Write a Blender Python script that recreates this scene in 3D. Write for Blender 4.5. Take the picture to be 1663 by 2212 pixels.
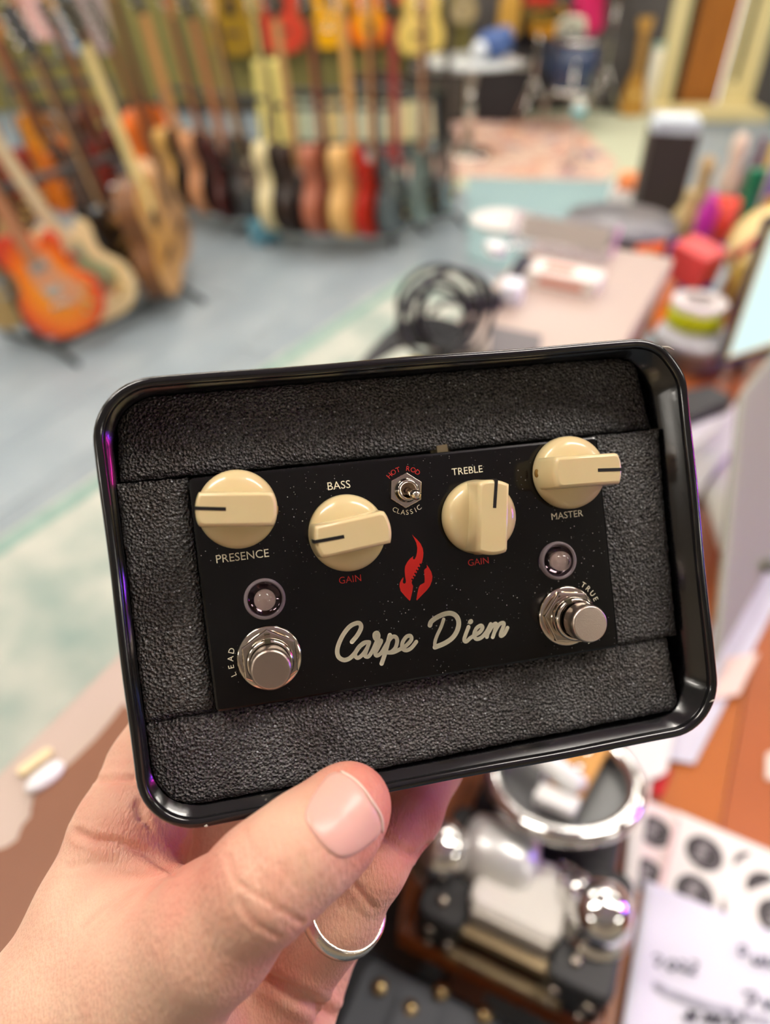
import bpy, bmesh, math, random
import numpy as np
from mathutils import Vector, Matrix, Euler
from mathutils.geometry import tessellate_polygon

for o in list(bpy.data.objects):
    bpy.data.objects.remove(o, do_unlink=True)
S = bpy.context.scene
COL = S.collection
R = math.radians
random.seed(7)

# ------------------------------------------------------------------ camera
PITCH, CAM_H, FPX = R(41), 1.50, 1535.0
CXP, CYP = 831.5, 1106.0
cam = bpy.data.cameras.new('camera')
cam.sensor_fit = 'VERTICAL'
cam.sensor_height = 36.0
cam.sensor_width = 27.06
cam.lens = FPX / 2212.0 * 36.0
cam.clip_start = 0.01
cam.clip_end = 60
cam.dof.use_dof = True
cam.dof.focus_distance = 0.186
cam.dof.aperture_fstop = cam.lens / 4.4
cam_o = bpy.data.objects.new('camera', cam)
COL.objects.link(cam_o)
cam_o.location = (0, 0, CAM_H)
cam_o.rotation_euler = (math.pi / 2 - PITCH, 0, 0)
S.camera = cam_o
CAM = Matrix.Translation((0, 0, CAM_H)) @ Matrix.Rotation(math.pi / 2 - PITCH, 4, 'X')

# ------------------------------------------------------------------ view + world
S.view_settings.view_transform = 'Standard'
S.view_settings.look = 'None'
S.view_settings.gamma = 1
S.view_settings.use_curve_mapping = False
S.view_settings.exposure = 0.0
wd = bpy.data.worlds.new('world')
S.world = wd
wd.use_nodes = True
wd.node_tree.nodes['Background'].inputs[0].default_value = (0.85, 0.93, 1.0, 1)
wd.node_tree.nodes['Background'].inputs[1].default_value = 2.0

CEIL = 3.0
LAMP_W = 26.5          # radiance of the ceiling panels
LAMP_COL = (1.0, 0.93, 0.84)


# ------------------------------------------------------------------ helpers
def at(px, py, z):
    """world point at height z seen at photo pixel (px, py)"""
    d = CAM.to_3x3() @ Vector(((px - CXP) / FPX, -(py - CYP) / FPX, -1))
    t = (z - CAM_H) / d.z
    return Vector((0, 0, CAM_H)) + d * t


def aty(px, py, Y):
    d = CAM.to_3x3() @ Vector(((px - CXP) / FPX, -(py - CYP) / FPX, -1))
    return Vector((0, 0, CAM_H)) + d * (Y / d.y)


def new_mat(name, col, rough=0.5, metal=0.0, spec=0.5, noise=None, bump=None, rnd=0.0, coat=0.0,
            emit=None, trans=0.0, ior=1.45, sss=0.0, sheen=0.0):
    m = bpy.data.materials.new(name)
    m.use_nodes = True
    nt = m.node_tree
    b = nt.nodes['Principled BSDF']
    c4 = tuple(col) + (1,)
    b.inputs['Base Color'].default_value = c4
    b.inputs['Roughness'].default_value = rough
    b.inputs['Metallic'].default_value = metal
    b.inputs['Specular IOR Level'].default_value = spec
    b.inputs['IOR'].default_value = ior
    b.inputs['Transmission Weight'].default_value = trans
    b.inputs['Coat Weight'].default_value = coat
    b.inputs['Coat Roughness'].default_value = 0.05
    if sss:
        b.inputs['Subsurface Weight'].default_value = sss
        b.inputs['Subsurface Radius'].default_value = (1.0, 0.35, 0.2)
        b.inputs['Subsurface Scale'].default_value = 0.003
    if emit:
        b.inputs['Emission Color'].default_value = tuple(emit[0]) + (1,)
        b.inputs['Emission Strength'].default_value = emit[1]
    tc = nt.nodes.new('ShaderNodeTexCoord')
    out = None
    if noise:                       # (scale, other colour, contrast, [stretch xyz])
        n = nt.nodes.new('ShaderNodeTexNoise')
        n.inputs['Scale'].default_value = noise[0]
        n.inputs['Detail'].default_value = 6
        mp = nt.nodes.new('ShaderNodeMapping')
        if len(noise) > 3:
            mp.inputs['Scale'].default_value = noise[3]
        nt.links.new(tc.outputs['Object'], mp.inputs[0])
        nt.links.new(mp.outputs[0], n.inputs['Vector'])
        r = nt.nodes.new('ShaderNodeValToRGB')
        k = noise[2]
        r.color_ramp.elements[0].position = 0.5 - 0.25 / k
        r.color_ramp.elements[1].position = 0.5 + 0.25 / k
        r.color_ramp.elements[0].color = c4
        r.color_ramp.elements[1].color = tuple(noise[1]) + (1,)
        nt.links.new(n.outputs['Fac'], r.inputs['Fac'])
        out = r.outputs['Color']
    if rnd:
        oi = nt.nodes.new('ShaderNodeObjectInfo')
        hs = nt.nodes.new('ShaderNodeHueSaturation')
        mr = nt.nodes.new('ShaderNodeMapRange')
        mr.inputs['To Min'].default_value = 1 - rnd
        mr.inputs['To Max'].default_value = 1 + rnd
        nt.links.new(oi.outputs['Random'], mr.inputs['Value'])
        nt.links.new(mr.outputs[0], hs.inputs['Value'])
        if out:
            nt.links.new(out, hs.inputs['Color'])
        else:
            hs.inputs['Color'].default_value = c4
        out = hs.outputs['Color']
    if out:
        nt.links.new(out, b.inputs['Base Color'])
    if bump:                        # (scale, strength, distance)
        n2 = nt.nodes.new('ShaderNodeTexNoise')
        n2.inputs['Scale'].default_value = bump[0]
        n2.inputs['Detail'].default_value = 4
        nt.links.new(tc.outputs['Object'], n2.inputs['Vector'])
        bp = nt.nodes.new('ShaderNodeBump')
        bp.inputs['Strength'].default_value = bump[1]
        bp.inputs['Distance'].default_value = bump[2]
        nt.links.new(n2.outputs['Fac'], bp.inputs['Height'])
        nt.links.new(bp.outputs[0], b.inputs['Normal'])
    return m


def srgb(r, g, b):
    f = lambda c: (c / 255 / 12.92) if c <= 10 else ((c / 255 + 0.055) / 1.055) ** 2.4
    return (f(r), f(g), f(b))


_mc = {}


def M(r, g, b, rough=0.5, **k):
    """cached material by sRGB colour"""
    key = (r, g, b, rough, tuple(sorted((a, str(v)) for a, v in k.items())))
    if key not in _mc:
        _mc[key] = new_mat('mat_%d_%d_%d' % (r, g, b), srgb(r, g, b), rough, **k)
    return _mc[key]


class MB:
    """collects faces; build() makes ONE mesh object"""

    def __init__(s):
        s.v, s.f, s.sm = [], [], []

    def add(s, vs, fs, smooth=False, mx=None):
        n = len(s.v)
        s.v += [tuple(mx @ Vector(p)) if mx else tuple(p) for p in vs]
        s.f += [tuple(i + n for i in f) for f in fs]
        s.sm += [smooth] * len(fs)
        return s

    def box(s, x0, x1, y0, y1, z0, z1, mx=None):
        vs = [(x, y, z) for z in (z0, z1) for y in (y0, y1) for x in (x0, x1)]
        fs = [(0, 2, 3, 1), (4, 5, 7, 6), (0, 1, 5, 4), (2, 6, 7, 3), (0, 4, 6, 2), (1, 3, 7, 5)]
        return s.add(vs, fs, False, mx)

    def lathe(s, prof, n=32, mx=None, smooth=True, cap=True, ang=2 * math.pi):
        """profile (r, z) list revolved about z"""
        vs, fs = [], []
        full = abs(ang - 2 * math.pi) < 1e-6
        k = n if full else n + 1
        for r, z in prof:
            for i in range(k):
                a = ang * i / n
                vs.append((r * math.cos(a), r * math.sin(a), z))
        for j in range(len(prof) - 1):
            for i in range(n):
                i2 = (i + 1) % k
                fs.append((j * k + i, j * k + i2, (j + 1) * k + i2, (j + 1) * k + i))
        s.add(vs, fs, smooth, mx)
        if cap and full:
            m = len(s.v)
            a0 = m - len(vs)
            if prof[0][0] > 1e-7:
                s.f.append(tuple(a0 + i for i in reversed(range(k)))); s.sm.append(False)
            if prof[-1][0] > 1e-7:
                s.f.append(tuple(a0 + (len(prof) - 1) * k + i for i in range(k))); s.sm.append(False)
        return s

    def cyl(s, p0, p1, r0, r1=None, n=16, smooth=True):
        p0, p1 = Vector(p0), Vector(p1)
        r1 = r0 if r1 is None else r1
        d = p1 - p0
        L = d.length
        mx = Matrix.Translation(p0) @ d.to_track_quat('Z', 'Y').to_matrix().to_4x4()
        return s.lathe([(r0, 0), (r1, L)], n, mx, smooth)

    def tube(s, pts, r, n=8, closed=False, radii=None):
        pts = [Vector(p) for p in pts]
        k = len(pts)
        vs, fs = [], []
        up = Vector((0.3, 0.2, 1)).normalized()
        prev = None
        for i, p in enumerate(pts):
            a = pts[(i - 1) % k] if (closed or i > 0) else p
            b = pts[(i + 1) % k] if (closed or i < k - 1) else p
            t = (b - a).normalized()
            if prev is None:
                u = t.cross(up)
                if u.length < 1e-4:
                    u = t.cross(Vector((1, 0, 0)))
                u.normalize()
            else:
                u = (prev - t * prev.dot(t)).normalized()
            prev = u
            w = t.cross(u)
            rr = radii[i] if radii else r
            for j in range(n):
                an = 2 * math.pi * j / n
                vs.append(p + u * (math.cos(an) * rr) + w * (math.sin(an) * rr))
        m = k if closed else k - 1
        for i in range(m):
            i2 = (i + 1) % k
            for j in range(n):
                j2 = (j + 1) % n
                fs.append((i * n + j, i * n + j2, i2 * n + j2, i2 * n + j))
        if not closed:
            fs.append(tuple(reversed(range(n))))
            fs.append(tuple((k - 1) * n + j for j in range(n)))
        return s.add(vs, fs, True)

    def prism(s, poly, z0, z1, bev=0.0, mx=None, smooth=False):
        """extrude a 2D outline (may be concave) from z0 to z1; bev rounds the edges"""
        n = len(poly)
        if bev > 0:
            cen = None
            offs = inset(poly, bev)
            o2 = inset(poly, bev * 0.3)
            rings = [(offs, z0), (o2, z0 + bev * 0.3), (poly, z0 + bev), (poly, z1 - bev), (o2, z1 - bev * 0.3), (offs, z1)]
        else:
            rings = [(poly, z0), (poly, z1)]
        vs = [(p[0], p[1], z) for pl, z in rings for p in pl]
        fs = []
        for j in range(len(rings) - 1):
            for i in range(n):
                i2 = (i + 1) % n
                fs.append((j * n + i, j * n + i2, (j + 1) * n + i2, (j + 1) * n + i))
        s.add(vs, fs, smooth, mx)
        base = len(s.v) - len(vs)
        tri = tessellate_polygon([[Vector((p[0], p[1], 0)) for p in rings[0][0]]])
        for t in tri:
            a, b, c = [rings[0][0][i] for i in t]
            ccw = (b[0] - a[0]) * (c[1] - a[1]) - (b[1] - a[1]) * (c[0] - a[0]) > 0
            tt = t if ccw else tuple(reversed(t))
            s.f.append(tuple(base + i for i in reversed(tt))); s.sm.append(False)
            o = base + (len(rings) - 1) * n
            s.f.append(tuple(o + i for i in tt)); s.sm.append(False)
        return s

    def sphere(s, c, r, n=16, m=10, mx=None, sc=(1, 1, 1)):
        prof = [(max(0.0, math.sin(math.pi * j / m)), -math.cos(math.pi * j / m)) for j in range(m + 1)]
        t = Matrix.Translation(c) @ Matrix.Diagonal((r * sc[0], r * sc[1], r * sc[2], 1))
        return s.lathe(prof, n, (mx @ t) if mx else t, True, False)

    def mesh(s, name):
        me = bpy.data.meshes.new(name)
        me.from_pydata(s.v, [], s.f)
        me.polygons.foreach_set('use_smooth', s.sm)
        me.update()
        return me

    def build(s, name, mat, parent=None, mx=None):
        return ob(name, s.mesh(name), mat, parent, mx)


def inset(poly, d):
    n = len(poly)
    area = sum(poly[i][0] * poly[(i + 1) % n][1] - poly[(i + 1) % n][0] * poly[i][1] for i in range(n))
    sg = 1 if area > 0 else -1
    out = []
    for i in range(n):
        a, b, c = Vector(poly[i - 1][:2]), Vector(poly[i][:2]), Vector(poly[(i + 1) % n][:2])
        e1, e2 = (b - a), (c - b)
        if e1.length < 1e-9 or e2.length < 1e-9:
            out.append(tuple(b)); continue
        e1.normalize(); e2.normalize()
        n1, n2 = Vector((-e1.y, e1.x)) * sg, Vector((-e2.y, e2.x)) * sg
        q = n1 + n2
        if q.length < 1e-6:
            q = n1
        q.normalize()
        k = min(1.6, 1 / max(0.4, q.dot(n1)))
        out.append(tuple(b + q * d * k))
    return out


def ob(name, me, mat, parent=None, mx=None):
    o = bpy.data.objects.new(name, me)
    if mat is not None:
        me.materials.clear()
        me.materials.append(mat)
    COL.objects.link(o)
    if parent is not None:
        o.parent = parent
    if mx is not None:
        o.matrix_basis = mx
    return o


def thing(name, label, cat, mx=None, group=None):
    o = bpy.data.objects.new(name, None)
    o.empty_display_size = 0.05
    COL.objects.link(o)
    if mx is not None:
        o.matrix_basis = mx
    return tag(o, label, cat, group)


def tag(o, label, cat, group=None):
    o['label'] = label
    o['category'] = cat
    if group:
        o['group'] = group
    return o


def struct(o):
    o['kind'] = 'structure'
    return o


def catmull(pts, n=8, closed=False):
    pts = [Vector(p) for p in pts]
    k = len(pts)
    out = []
    for i in range(k if closed else k - 1):
        g = lambda j: pts[j % k] if closed else pts[max(0, min(k - 1, j))]
        p0, p1, p2, p3 = g(i - 1), g(i), g(i + 1), g(i + 2)
        for t in range(n):
            t = t / n
            out.append(0.5 * ((2 * p1) + (p2 - p0) * t + (2 * p0 - 5 * p1 + 4 * p2 - p3) * t * t + (3 * p1 - p0 - 3 * p2 + p3) * t ** 3))
    if not closed:
        out.append(pts[-1])
    return out


def rrect(x0, x1, y0, y1, r, n=8):
    out = []
    for cx, cy, a0 in ((x1 - r, y1 - r, 0), (x0 + r, y1 - r, 90), (x0 + r, y0 + r, 180), (x1 - r, y0 + r, 270)):
        for i in range(n + 1):
            a = R(a0 + 90 * i / n)
            out.append((cx + r * math.cos(a), cy + r * math.sin(a)))
    return out


def TR(x, y, z, rz=0, rx=0, ry=0):
    return Matrix.Translation((x, y, z)) @ Euler((rx, ry, rz), 'XYZ').to_matrix().to_4x4()


_font_cache = {}


def text_mesh(txt, width=None, size=None, center=True):
    """flat mesh of a piece of text (2D verts, faces)"""
    cu = bpy.data.curves.new('txt', 'FONT')
    cu.body = txt
    cu.size = 1.0
    cu.resolution_u = 3
    o = bpy.data.objects.new('txt', cu)
    COL.objects.link(o)
    dg = bpy.context.evaluated_depsgraph_get()
    me = bpy.data.meshes.new_from_object(o.evaluated_get(dg))
    vs = [tuple(v.co) for v in me.vertices]
    fs = [tuple(p.vertices) for p in me.polygons]
    bpy.data.objects.remove(o, do_unlink=True)
    bpy.data.meshes.remove(me)
    xs = [v[0] for v in vs]; ys = [v[1] for v in vs]
    k = (width / (max(xs) - min(xs))) if width else size
    mx_ = (max(xs) + min(xs)) / 2 if center else min(xs)
    my_ = (max(ys) + min(ys)) / 2 if center else 0
    return [((x - mx_) * k, (y - my_) * k, 0) for x, y, z in vs], fs

# ------------------------------------------------------------------ the room
D = Vector((0.47, 0.883, 0)).normalized()        # the shop's long axis (counter, rugs)
N = Vector((D.y, -D.x, 0))                        # across it
ANG = math.atan2(D.y, D.x)

m_floor = new_mat('floor_vinyl', srgb(132, 145, 153), 0.42, noise=(3.0, srgb(156, 166, 171), 1.0), rnd=0.06)
m_plaster = new_mat('ceiling_plaster', srgb(225, 222, 214), 0.8)
m_olive = new_mat('olive_wall_paint', srgb(128, 120, 66), 0.7)
m_darkwall = new_mat('dark_grey_wall_paint', srgb(84, 80, 78), 0.7)
m_beigewall = new_mat('beige_wall_paint', srgb(190, 176, 156), 0.75)

fl = struct(MB().box(-5, 5, -3, 7.6, -0.06, -0.004).build('floor', M(126, 138, 146, 0.5)))
# vinyl planks, laid along the counter axis
PL, PW = 1.5, 0.28
pm = MB().box(-PL / 2 + .003, PL / 2 - .003, -PW / 2 + .003, PW / 2 - .003, -0.004, 0.0).mesh('plank')
pm.materials.append(m_floor)
for j in range(-11, 16):
    for i in range(-1, 7):
        u = (i + (0.37 * (j % 3))) * PL
        c = Vector((-0.4, 0.6, 0)) + D * u + N * (j * PW)
        if not (-4.2 < c.x < 4.2 and 0.6 < c.y < 6.8):
            continue
        q = c - Vector((0, 0, CAM_H))
        fw = q.y * math.cos(PITCH) - q.z * math.sin(PITCH)
        if fw < 0.3 or abs(q.x / fw) > 0.9:
            continue
        o = ob('plank', pm, None, fl, TR(c.x, c.y, 0, ANG))

struct(MB().box(-5, 5, -3, 7.6, CEIL, CEIL + 0.1).build('ceiling', m_plaster))
# back wall: olive on the left with a window, dark grey on the right around the door
YB = 7.3
wb = struct(MB().box(-3.2, 0.75, YB, YB + 0.15, 0, CEIL).box(-5, -4.4, YB, YB + .15, 0, CEIL)
            .box(-4.4, -3.2, YB, YB + .15, 0, 0.9).box(-4.4, -3.2, YB, YB + .15, 2.5, CEIL).build('wall_back', m_olive))
DX0, DX1 = 2.42, 3.30
struct(MB().box(0.75, DX0, YB, YB + .15, 0, CEIL).box(DX1, 5, YB, YB + .15, 0, CEIL)
       .box(DX0, DX1, YB, YB + .15, 2.15, CEIL).build('wall_back_right', m_darkwall))
struct(MB().box(-5.12, -5, -3, 7.6, 0, CEIL).build('wall_left', m_beigewall))
struct(MB().box(5, 5.12, -3, 7.6, 0, CEIL).build('wall_right', m_darkwall))
struct(MB().box(-5, 5, -3.12, -3, 0, CEIL).build('wall_front', m_beigewall))

# window in the back wall
wn = struct(MB().box(-4.4, -3.2, YB + .02, YB + .08, .9, .96).box(-4.4, -3.2, YB + .02, YB + .08, 2.44, 2.5)
            .box(-4.4, -4.34, YB + .02, YB + .08, .96, 2.44).box(-3.26, -3.2, YB + .02, YB + .08, .96, 2.44)
            .box(-3.83, -3.77, YB + .02, YB + .08, .96, 2.44).build('window_1', M(232, 230, 222, 0.4)))
for a in (-4.34, -3.77):
    MB().box(a, a + .51, YB + .045, YB + .051, .96, 2.44).build('pane', new_mat('glass_pane', (1, 1, 1), 0.0, trans=1.0, ior=1.02), wn)

# cream double door with a brown wooden panel seen between the leaves
m_cream = M(226, 212, 158, 0.45)
dr = struct(MB().box(DX0, DX0 + .09, YB - .03, YB + .16, 0, 2.15).box(DX1 - .09, DX1, YB - .03, YB + .16, 0, 2.15)
            .box(DX0, DX1, YB - .03, YB + .16, 2.06, 2.15).build('door_1', m_cream))
MB().box(DX0 + .09, DX0 + .16, YB, YB + .05, 0.02, 2.06).build('door_leaf', m_cream, dr)
MB().box(DX1 - .27, DX1 - .21, YB, YB + .05, 0.02, 2.06).box(DX1 - .155, DX1 - .09, YB, YB + .05, 0.02, 2.06)\
    .box(DX1 - .21, DX1 - .155, YB, YB + .05, 0.02, 0.24).box(DX1 - .21, DX1 - .155, YB, YB + .05, 1.95, 2.06).build('door_leaf', m_cream, dr)
MB().box(DX1 - .21, DX1 - .155, YB + .02, YB + .03, .24, 1.95).build('door_pane', M(60, 55, 40, 0.1), dr)
MB().box(DX0 + .16, DX0 + .27, YB + .10, YB + .14, .02, 2.06).build('dark_panel', M(46, 40, 32, 0.3), dr)
MB().box(DX0 + .27, DX1 - .27, YB + .08, YB + .12, .02, 2.06).build(
    'wood_panel', new_mat('door_oak', srgb(176, 112, 44), 0.4, noise=(8, srgb(146, 88, 32), 1.2, (6, 1, .4))), dr)
struct(MB().box(DX0 - .05, DX1 + .05, YB - .38, YB, 0, .07).build('trim_1', M(222, 206, 150, 0.5)))
struct(MB().box(-3.2, DX0 - .05, YB - .02, YB, 0, .09).build('baseboard_back', M(70, 66, 58, 0.5)))

# ceiling light panels
m_lampframe = M(235, 235, 232, 0.4)
m_lamp = new_mat('lamp_diffuser', (1, 1, 1), 0.5, emit=(LAMP_COL, LAMP_W))
lf = MB().box(-.62, .62, -.17, -.15, -.05, 0).box(-.62, .62, .15, .17, -.05, 0).box(-.62, -.60, -.15, .15, -.05, 0)\
    .box(.60, .62, -.15, .15, -.05, 0).mesh('lamp_housing'); lf.materials.append(m_lampframe)
ld = MB().box(-.6, .6, -.15, .15, -.035, -.02).mesh('diffuser'); ld.materials.append(m_lamp)
rows = ['nearest the counter', 'second from the counter', 'over the guitar racks', 'nearest the back wall', 'behind the counter']
cols = ['far left', 'centre left', 'centre right', 'far right']
for j, yy in enumerate((0.5, 2.6, 4.6, 6.4, -1.9)):
    for i, xx in enumerate((-3.3, -1.1, 1.1, 3.3)):
        if yy < 0 and i in (1, 2):
            continue
        t = thing('ceiling_light', 'long white ceiling light panel, %s column, row %s' % (cols[i], rows[j]), 'ceiling light',
                  TR(xx, yy, CEIL), 'ceiling light panels')
        ob('lamp_housing', lf, None, t)
        ob('diffuser', ld, None, t)

# three-colour LED bar on a stand to the right of the counter (seen in the chrome and the tin's rim)
lb = thing('led_bar_light', 'stand with magenta, violet and blue LED tubes right of the counter', 'light', TR(1.75, 0.42, 0, R(84)))
MB().lathe([(.16, 0), (.16, .012), (.03, .03), (.016, .05), (.016, 1.12)], 24).build('stand_post', M(40, 40, 44, .4), lb)
MB().box(-.24, .24, -.03, -.012, 1.12, 1.50).build('back_plate', M(30, 30, 34, .5), lb)
for z_, c_, w_ in ((1.46, (1.0, .03, .45), 75), (1.33, (.28, .04, 1.0), 150), (1.20, (.12, .30, 1.0), 75)):
    MB().tube([(-.22, 0, z_), (.22, 0, z_)], .010, 8).build('led_tube', new_mat('led_tube', (0, 0, 0), .5, emit=(c_, w_)), lb)

# ------------------------------------------------------------------ tin with the pedal
# the pedal-top frame: x right, y up, z towards the camera, in millimetres
_R = np.array([[0.977, 0.112, -0.183], [-0.115, 0.993, -0.007], [0.181, 0.028, 0.983]])
_u, _s, _v = np.linalg.svd(_R); _R = _u @ _v
_c = np.array([8.3, 14.9, 190.1])
POSE = Matrix(((_R[0, 0], -_R[0, 1], -_R[0, 2], _c[0]),
               (-_R[1, 0], _R[1, 1], _R[1, 2], -_c[1]),
               (-_R[2, 0], _R[2, 1], _R[2, 2], -_c[2]), (0, 0, 0, 1)))
for i in range(3):
    POSE[i][3] *= 0.001
PED = CAM @ POSE @ Matrix.Scale(0.001, 4)          # pedal mm -> world


def un(px, py, h):
    """photo pixel -> pedal-frame mm at height h above the pedal top"""
    d = np.array([(px - CXP) / FPX, (py - CYP) / FPX, 1.0]); n = _R[:, 2]
    t = (n @ (_c - n * h)) / (n @ d)
    q = _R.T @ (t * d - _c)
    return q[0], -q[1]


m_tin = new_mat('black_tin_lacquer', (0.006, 0.006, 0.007), 0.13, spec=0.6, coat=0.5, bump=(90, 0.04, 0.4))
m_foam = bpy.data.materials.new('charcoal_foam'); m_foam.use_nodes = True
nt = m_foam.node_tree; b = nt.nodes['Principled BSDF']
tc = nt.nodes.new('ShaderNodeTexCoord')
n1 = nt.nodes.new('ShaderNodeTexNoise'); n1.inputs['Scale'].default_value = 1.5; n1.inputs['Detail'].default_value = 5
n2 = nt.nodes.new('ShaderNodeTexVoronoi'); n2.inputs['Scale'].default_value = 1.3
n3 = nt.nodes.new('ShaderNodeTexNoise'); n3.inputs['Scale'].default_value = .06; n3.inputs['Detail'].default_value = 3
for n_ in (n1, n2, n3):
    nt.links.new(tc.outputs['Object'], n_.inputs['Vector'])
rp = nt.nodes.new('ShaderNodeValToRGB')
rp.color_ramp.elements[0].position = .32; rp.color_ramp.elements[0].color = (.03, .028, .028, 1)
rp.color_ramp.elements[1].position = .72; rp.color_ramp.elements[1].color = (.52, .505, .495, 1)
nt.links.new(n1.outputs['Fac'], rp.inputs[0])
mx_ = nt.nodes.new('ShaderNodeMix'); mx_.data_type = 'RGBA'; mx_.blend_type = 'MULTIPLY'; mx_.inputs[0].default_value = .6
rp2 = nt.nodes.new('ShaderNodeValToRGB')
rp2.color_ramp.elements[0].position = .35; rp2.color_ramp.elements[0].color = (.75, .66, .6, 1)
rp2.color_ramp.elements[1].position = .6; rp2.color_ramp.elements[1].color = (1, 1, 1, 1)
nt.links.new(n3.outputs['Fac'], rp2.inputs[0])
nt.links.new(rp.outputs[0], mx_.inputs[6]); nt.links.new(rp2.outputs[0], mx_.inputs[7])
v4 = nt.nodes.new('ShaderNodeTexVoronoi'); v4.inputs['Scale'].default_value = .75
nt.links.new(tc.outputs['Object'], v4.inputs['Vector'])
l4 = nt.nodes.new('ShaderNodeMath'); l4.operation = 'LESS_THAN'; l4.inputs[1].default_value = .22; nt.links.new(v4.outputs['Distance'], l4.inputs[0])
s4 = nt.nodes.new('ShaderNodeSeparateColor'); nt.links.new(v4.outputs['Color'], s4.inputs[0])
g4 = nt.nodes.new('ShaderNodeMath'); g4.operation = 'GREATER_THAN'; g4.inputs[1].default_value = .72; nt.links.new(s4.outputs[0], g4.inputs[0])
m4 = nt.nodes.new('ShaderNodeMath'); m4.operation = 'MULTIPLY'; nt.links.new(l4.outputs[0], m4.inputs[0]); nt.links.new(g4.outputs[0], m4.inputs[1])
x4 = nt.nodes.new('ShaderNodeMix'); x4.data_type = 'RGBA'; x4.inputs[7].default_value = (.85, .87, .9, 1)  # foam sparkle: bright glints painted into the base colour as pale flecks
nt.links.new(m4.outputs[0], x4.inputs[0]); nt.links.new(mx_.outputs[2], x4.inputs[6])
nt.links.new(x4.outputs[2], b.inputs['Base Color'])
b.inputs['Roughness'].default_value = .45
b.inputs['Specular IOR Level'].default_value = .5
bp = nt.nodes.new('ShaderNodeBump'); bp.inputs['Strength'].default_value = 1.0; bp.inputs['Distance'].default_value = .55
ad = nt.nodes.new('ShaderNodeMath'); ad.operation = 'ADD'
nt.links.new(n1.outputs['Fac'], ad.inputs[0]); nt.links.new(n2.outputs['Distance'], ad.inputs[1])
nt.links.new(ad.outputs[0], bp.inputs['Height']); nt.links.new(bp.outputs[0], b.inputs['Normal'])

X0, X1, Y0, Y1 = -76.3, 81.9, -56.4, 55.2
RIM, BOT = 6.0, -36.0
tin = thing('tin_box', 'open black metal tin lined with charcoal foam, held up in the hand', 'tin box', PED @ Matrix.Translation((0, 0, BOT)))
ZT = Matrix.Translation((0, 0, -BOT))


def ring_poly(ins, r):
    return rrect(X0 + ins, X1 - ins, Y0 + ins, Y1 - ins, max(1.0, r - ins), 10)


CR = 15.0
prof = [(2.4, BOT + 1.5), (1.2, BOT), (1.2, BOT)]
# shell: outside wall up, inside wall down
lay = [(3.6, BOT), (1.9, BOT + 1.6), (1.3, BOT + 4), (1.3, RIM - 2.6), (2.2, RIM - 2.6), (2.3, BOT + 3), (3.4, BOT + 1.0)]
tb = MB()
vs, fs = [], []
k = 44
for ins, z in lay:
    vs += [(x, y, z) for x, y in ring_poly(ins, CR)]
for j in range(len(lay) - 1):
    for i in range(k):
        i2 = (i + 1) % k
        fs.append((j * k + i, j * k + i2, (j + 1) * k + i2, (j + 1) * k + i))
fs.append(tuple(reversed(range(k))))
fs.append(tuple((len(lay) - 1) * k + i for i in range(k)))
tb.add(vs, fs, True)
o = tb.build('shell', m_tin, tin, ZT)
# rolled rim bead
bead = [(x, y, RIM - 1.35) for x, y in rrect(X0 + 1.35, X1 - 1.35, Y0 + 1.35, Y1 - 1.35, CR - 1.35, 12)]
dense = []
for i in range(len(bead)):
    a, c = Vector(bead[i]), Vector(bead[(i + 1) % len(bead)])
    s_ = max(1, int((c - a).length / 4))
    dense += [a.lerp(c, q / s_) for q in range(s_)]
for p in dense:      # small knocks and waves in the bead
    p.x += .12 * math.sin(p.y * .13) ; p.y += .12 * math.sin(p.x * .11 + 1)
    d = (p - Vector((80.2, 49, p.z))).length
    if d < 9:
        p.x -= .7 * math.exp(-(d / 4) ** 2)
rim = MB().tube(dense, 1.35, 12, True).build('rolled_rim', m_tin, tin, ZT)
m_chip = M(190, 182, 168, .5)
for a, bq, rr in (((75.0, 52.6, 5.2), (78.2, 51.2, 6.0), .32), ((-61.5, -55.6, 5.9), (-60.6, -55.9, 5.4), .42), ((78.2, -47.8, 6.1), (79.8, -47.4, 6.0), .25)):
    MB().tube([a, Vector(a).lerp(Vector(bq), .5) + Vector((.1, .15, .25)), bq], rr, 6, radii=[.1, rr, .12]).build('paint_chip', m_chip, rim)

# foam blocks (top, bottom, left, right) pressed round the pedal
rs = np.random.RandomState(3)


def foam(name, poly_fn, nx, ny, zf, lab, thick=26):
    vs, fs = [], []
    for j in range(ny + 1):
        for i in range(nx + 1):
            u, v = i / nx, j / ny
            x, y = poly_fn(u, v)
            e = min(u * nx, (1 - u) * nx, v * ny, (1 - v) * ny)
            x += rs.normal() * .10; y += rs.normal() * .10
            z = zf(u, v) - (1.1 if e < .5 else .35 if e < 1.5 else 0) + rs.normal() * .09
            vs.append((x, y, z))
    W_ = nx + 1
    for j in range(ny):
        for i in range(nx):
            a = j * W_ + i
            fs.append((a, a + 1, a + W_ + 1, a + W_))
    bd = [i for i in range(nx + 1)] + [j * W_ + nx for j in range(1, ny + 1)] + [ny * W_ + i for i in range(nx - 1, -1, -1)] + [j * W_ for j in range(ny - 1, 0, -1)]
    n0 = len(vs)
    vs += [(vs[i][0], vs[i][1], -thick) for i in bd]
    L = len(bd)
    for q in range(L):
        fs.append((bd[q], n0 + q, n0 + (q + 1) % L, bd[(q + 1) % L]))
    o = MB().add(vs, fs, True).build(name, m_foam, tin, ZT)
    o['label'] = lab
    return o


def bil(a, b_, c, d):
    return lambda u, v: ((a[0] * (1 - u) + b_[0] * u) * (1 - v) + (d[0] * (1 - u) + c[0] * u) * v,
                         (a[1] * (1 - u) + b_[1] * u) * (1 - v) + (d[1] * (1 - u) + c[1] * u) * v)


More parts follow.
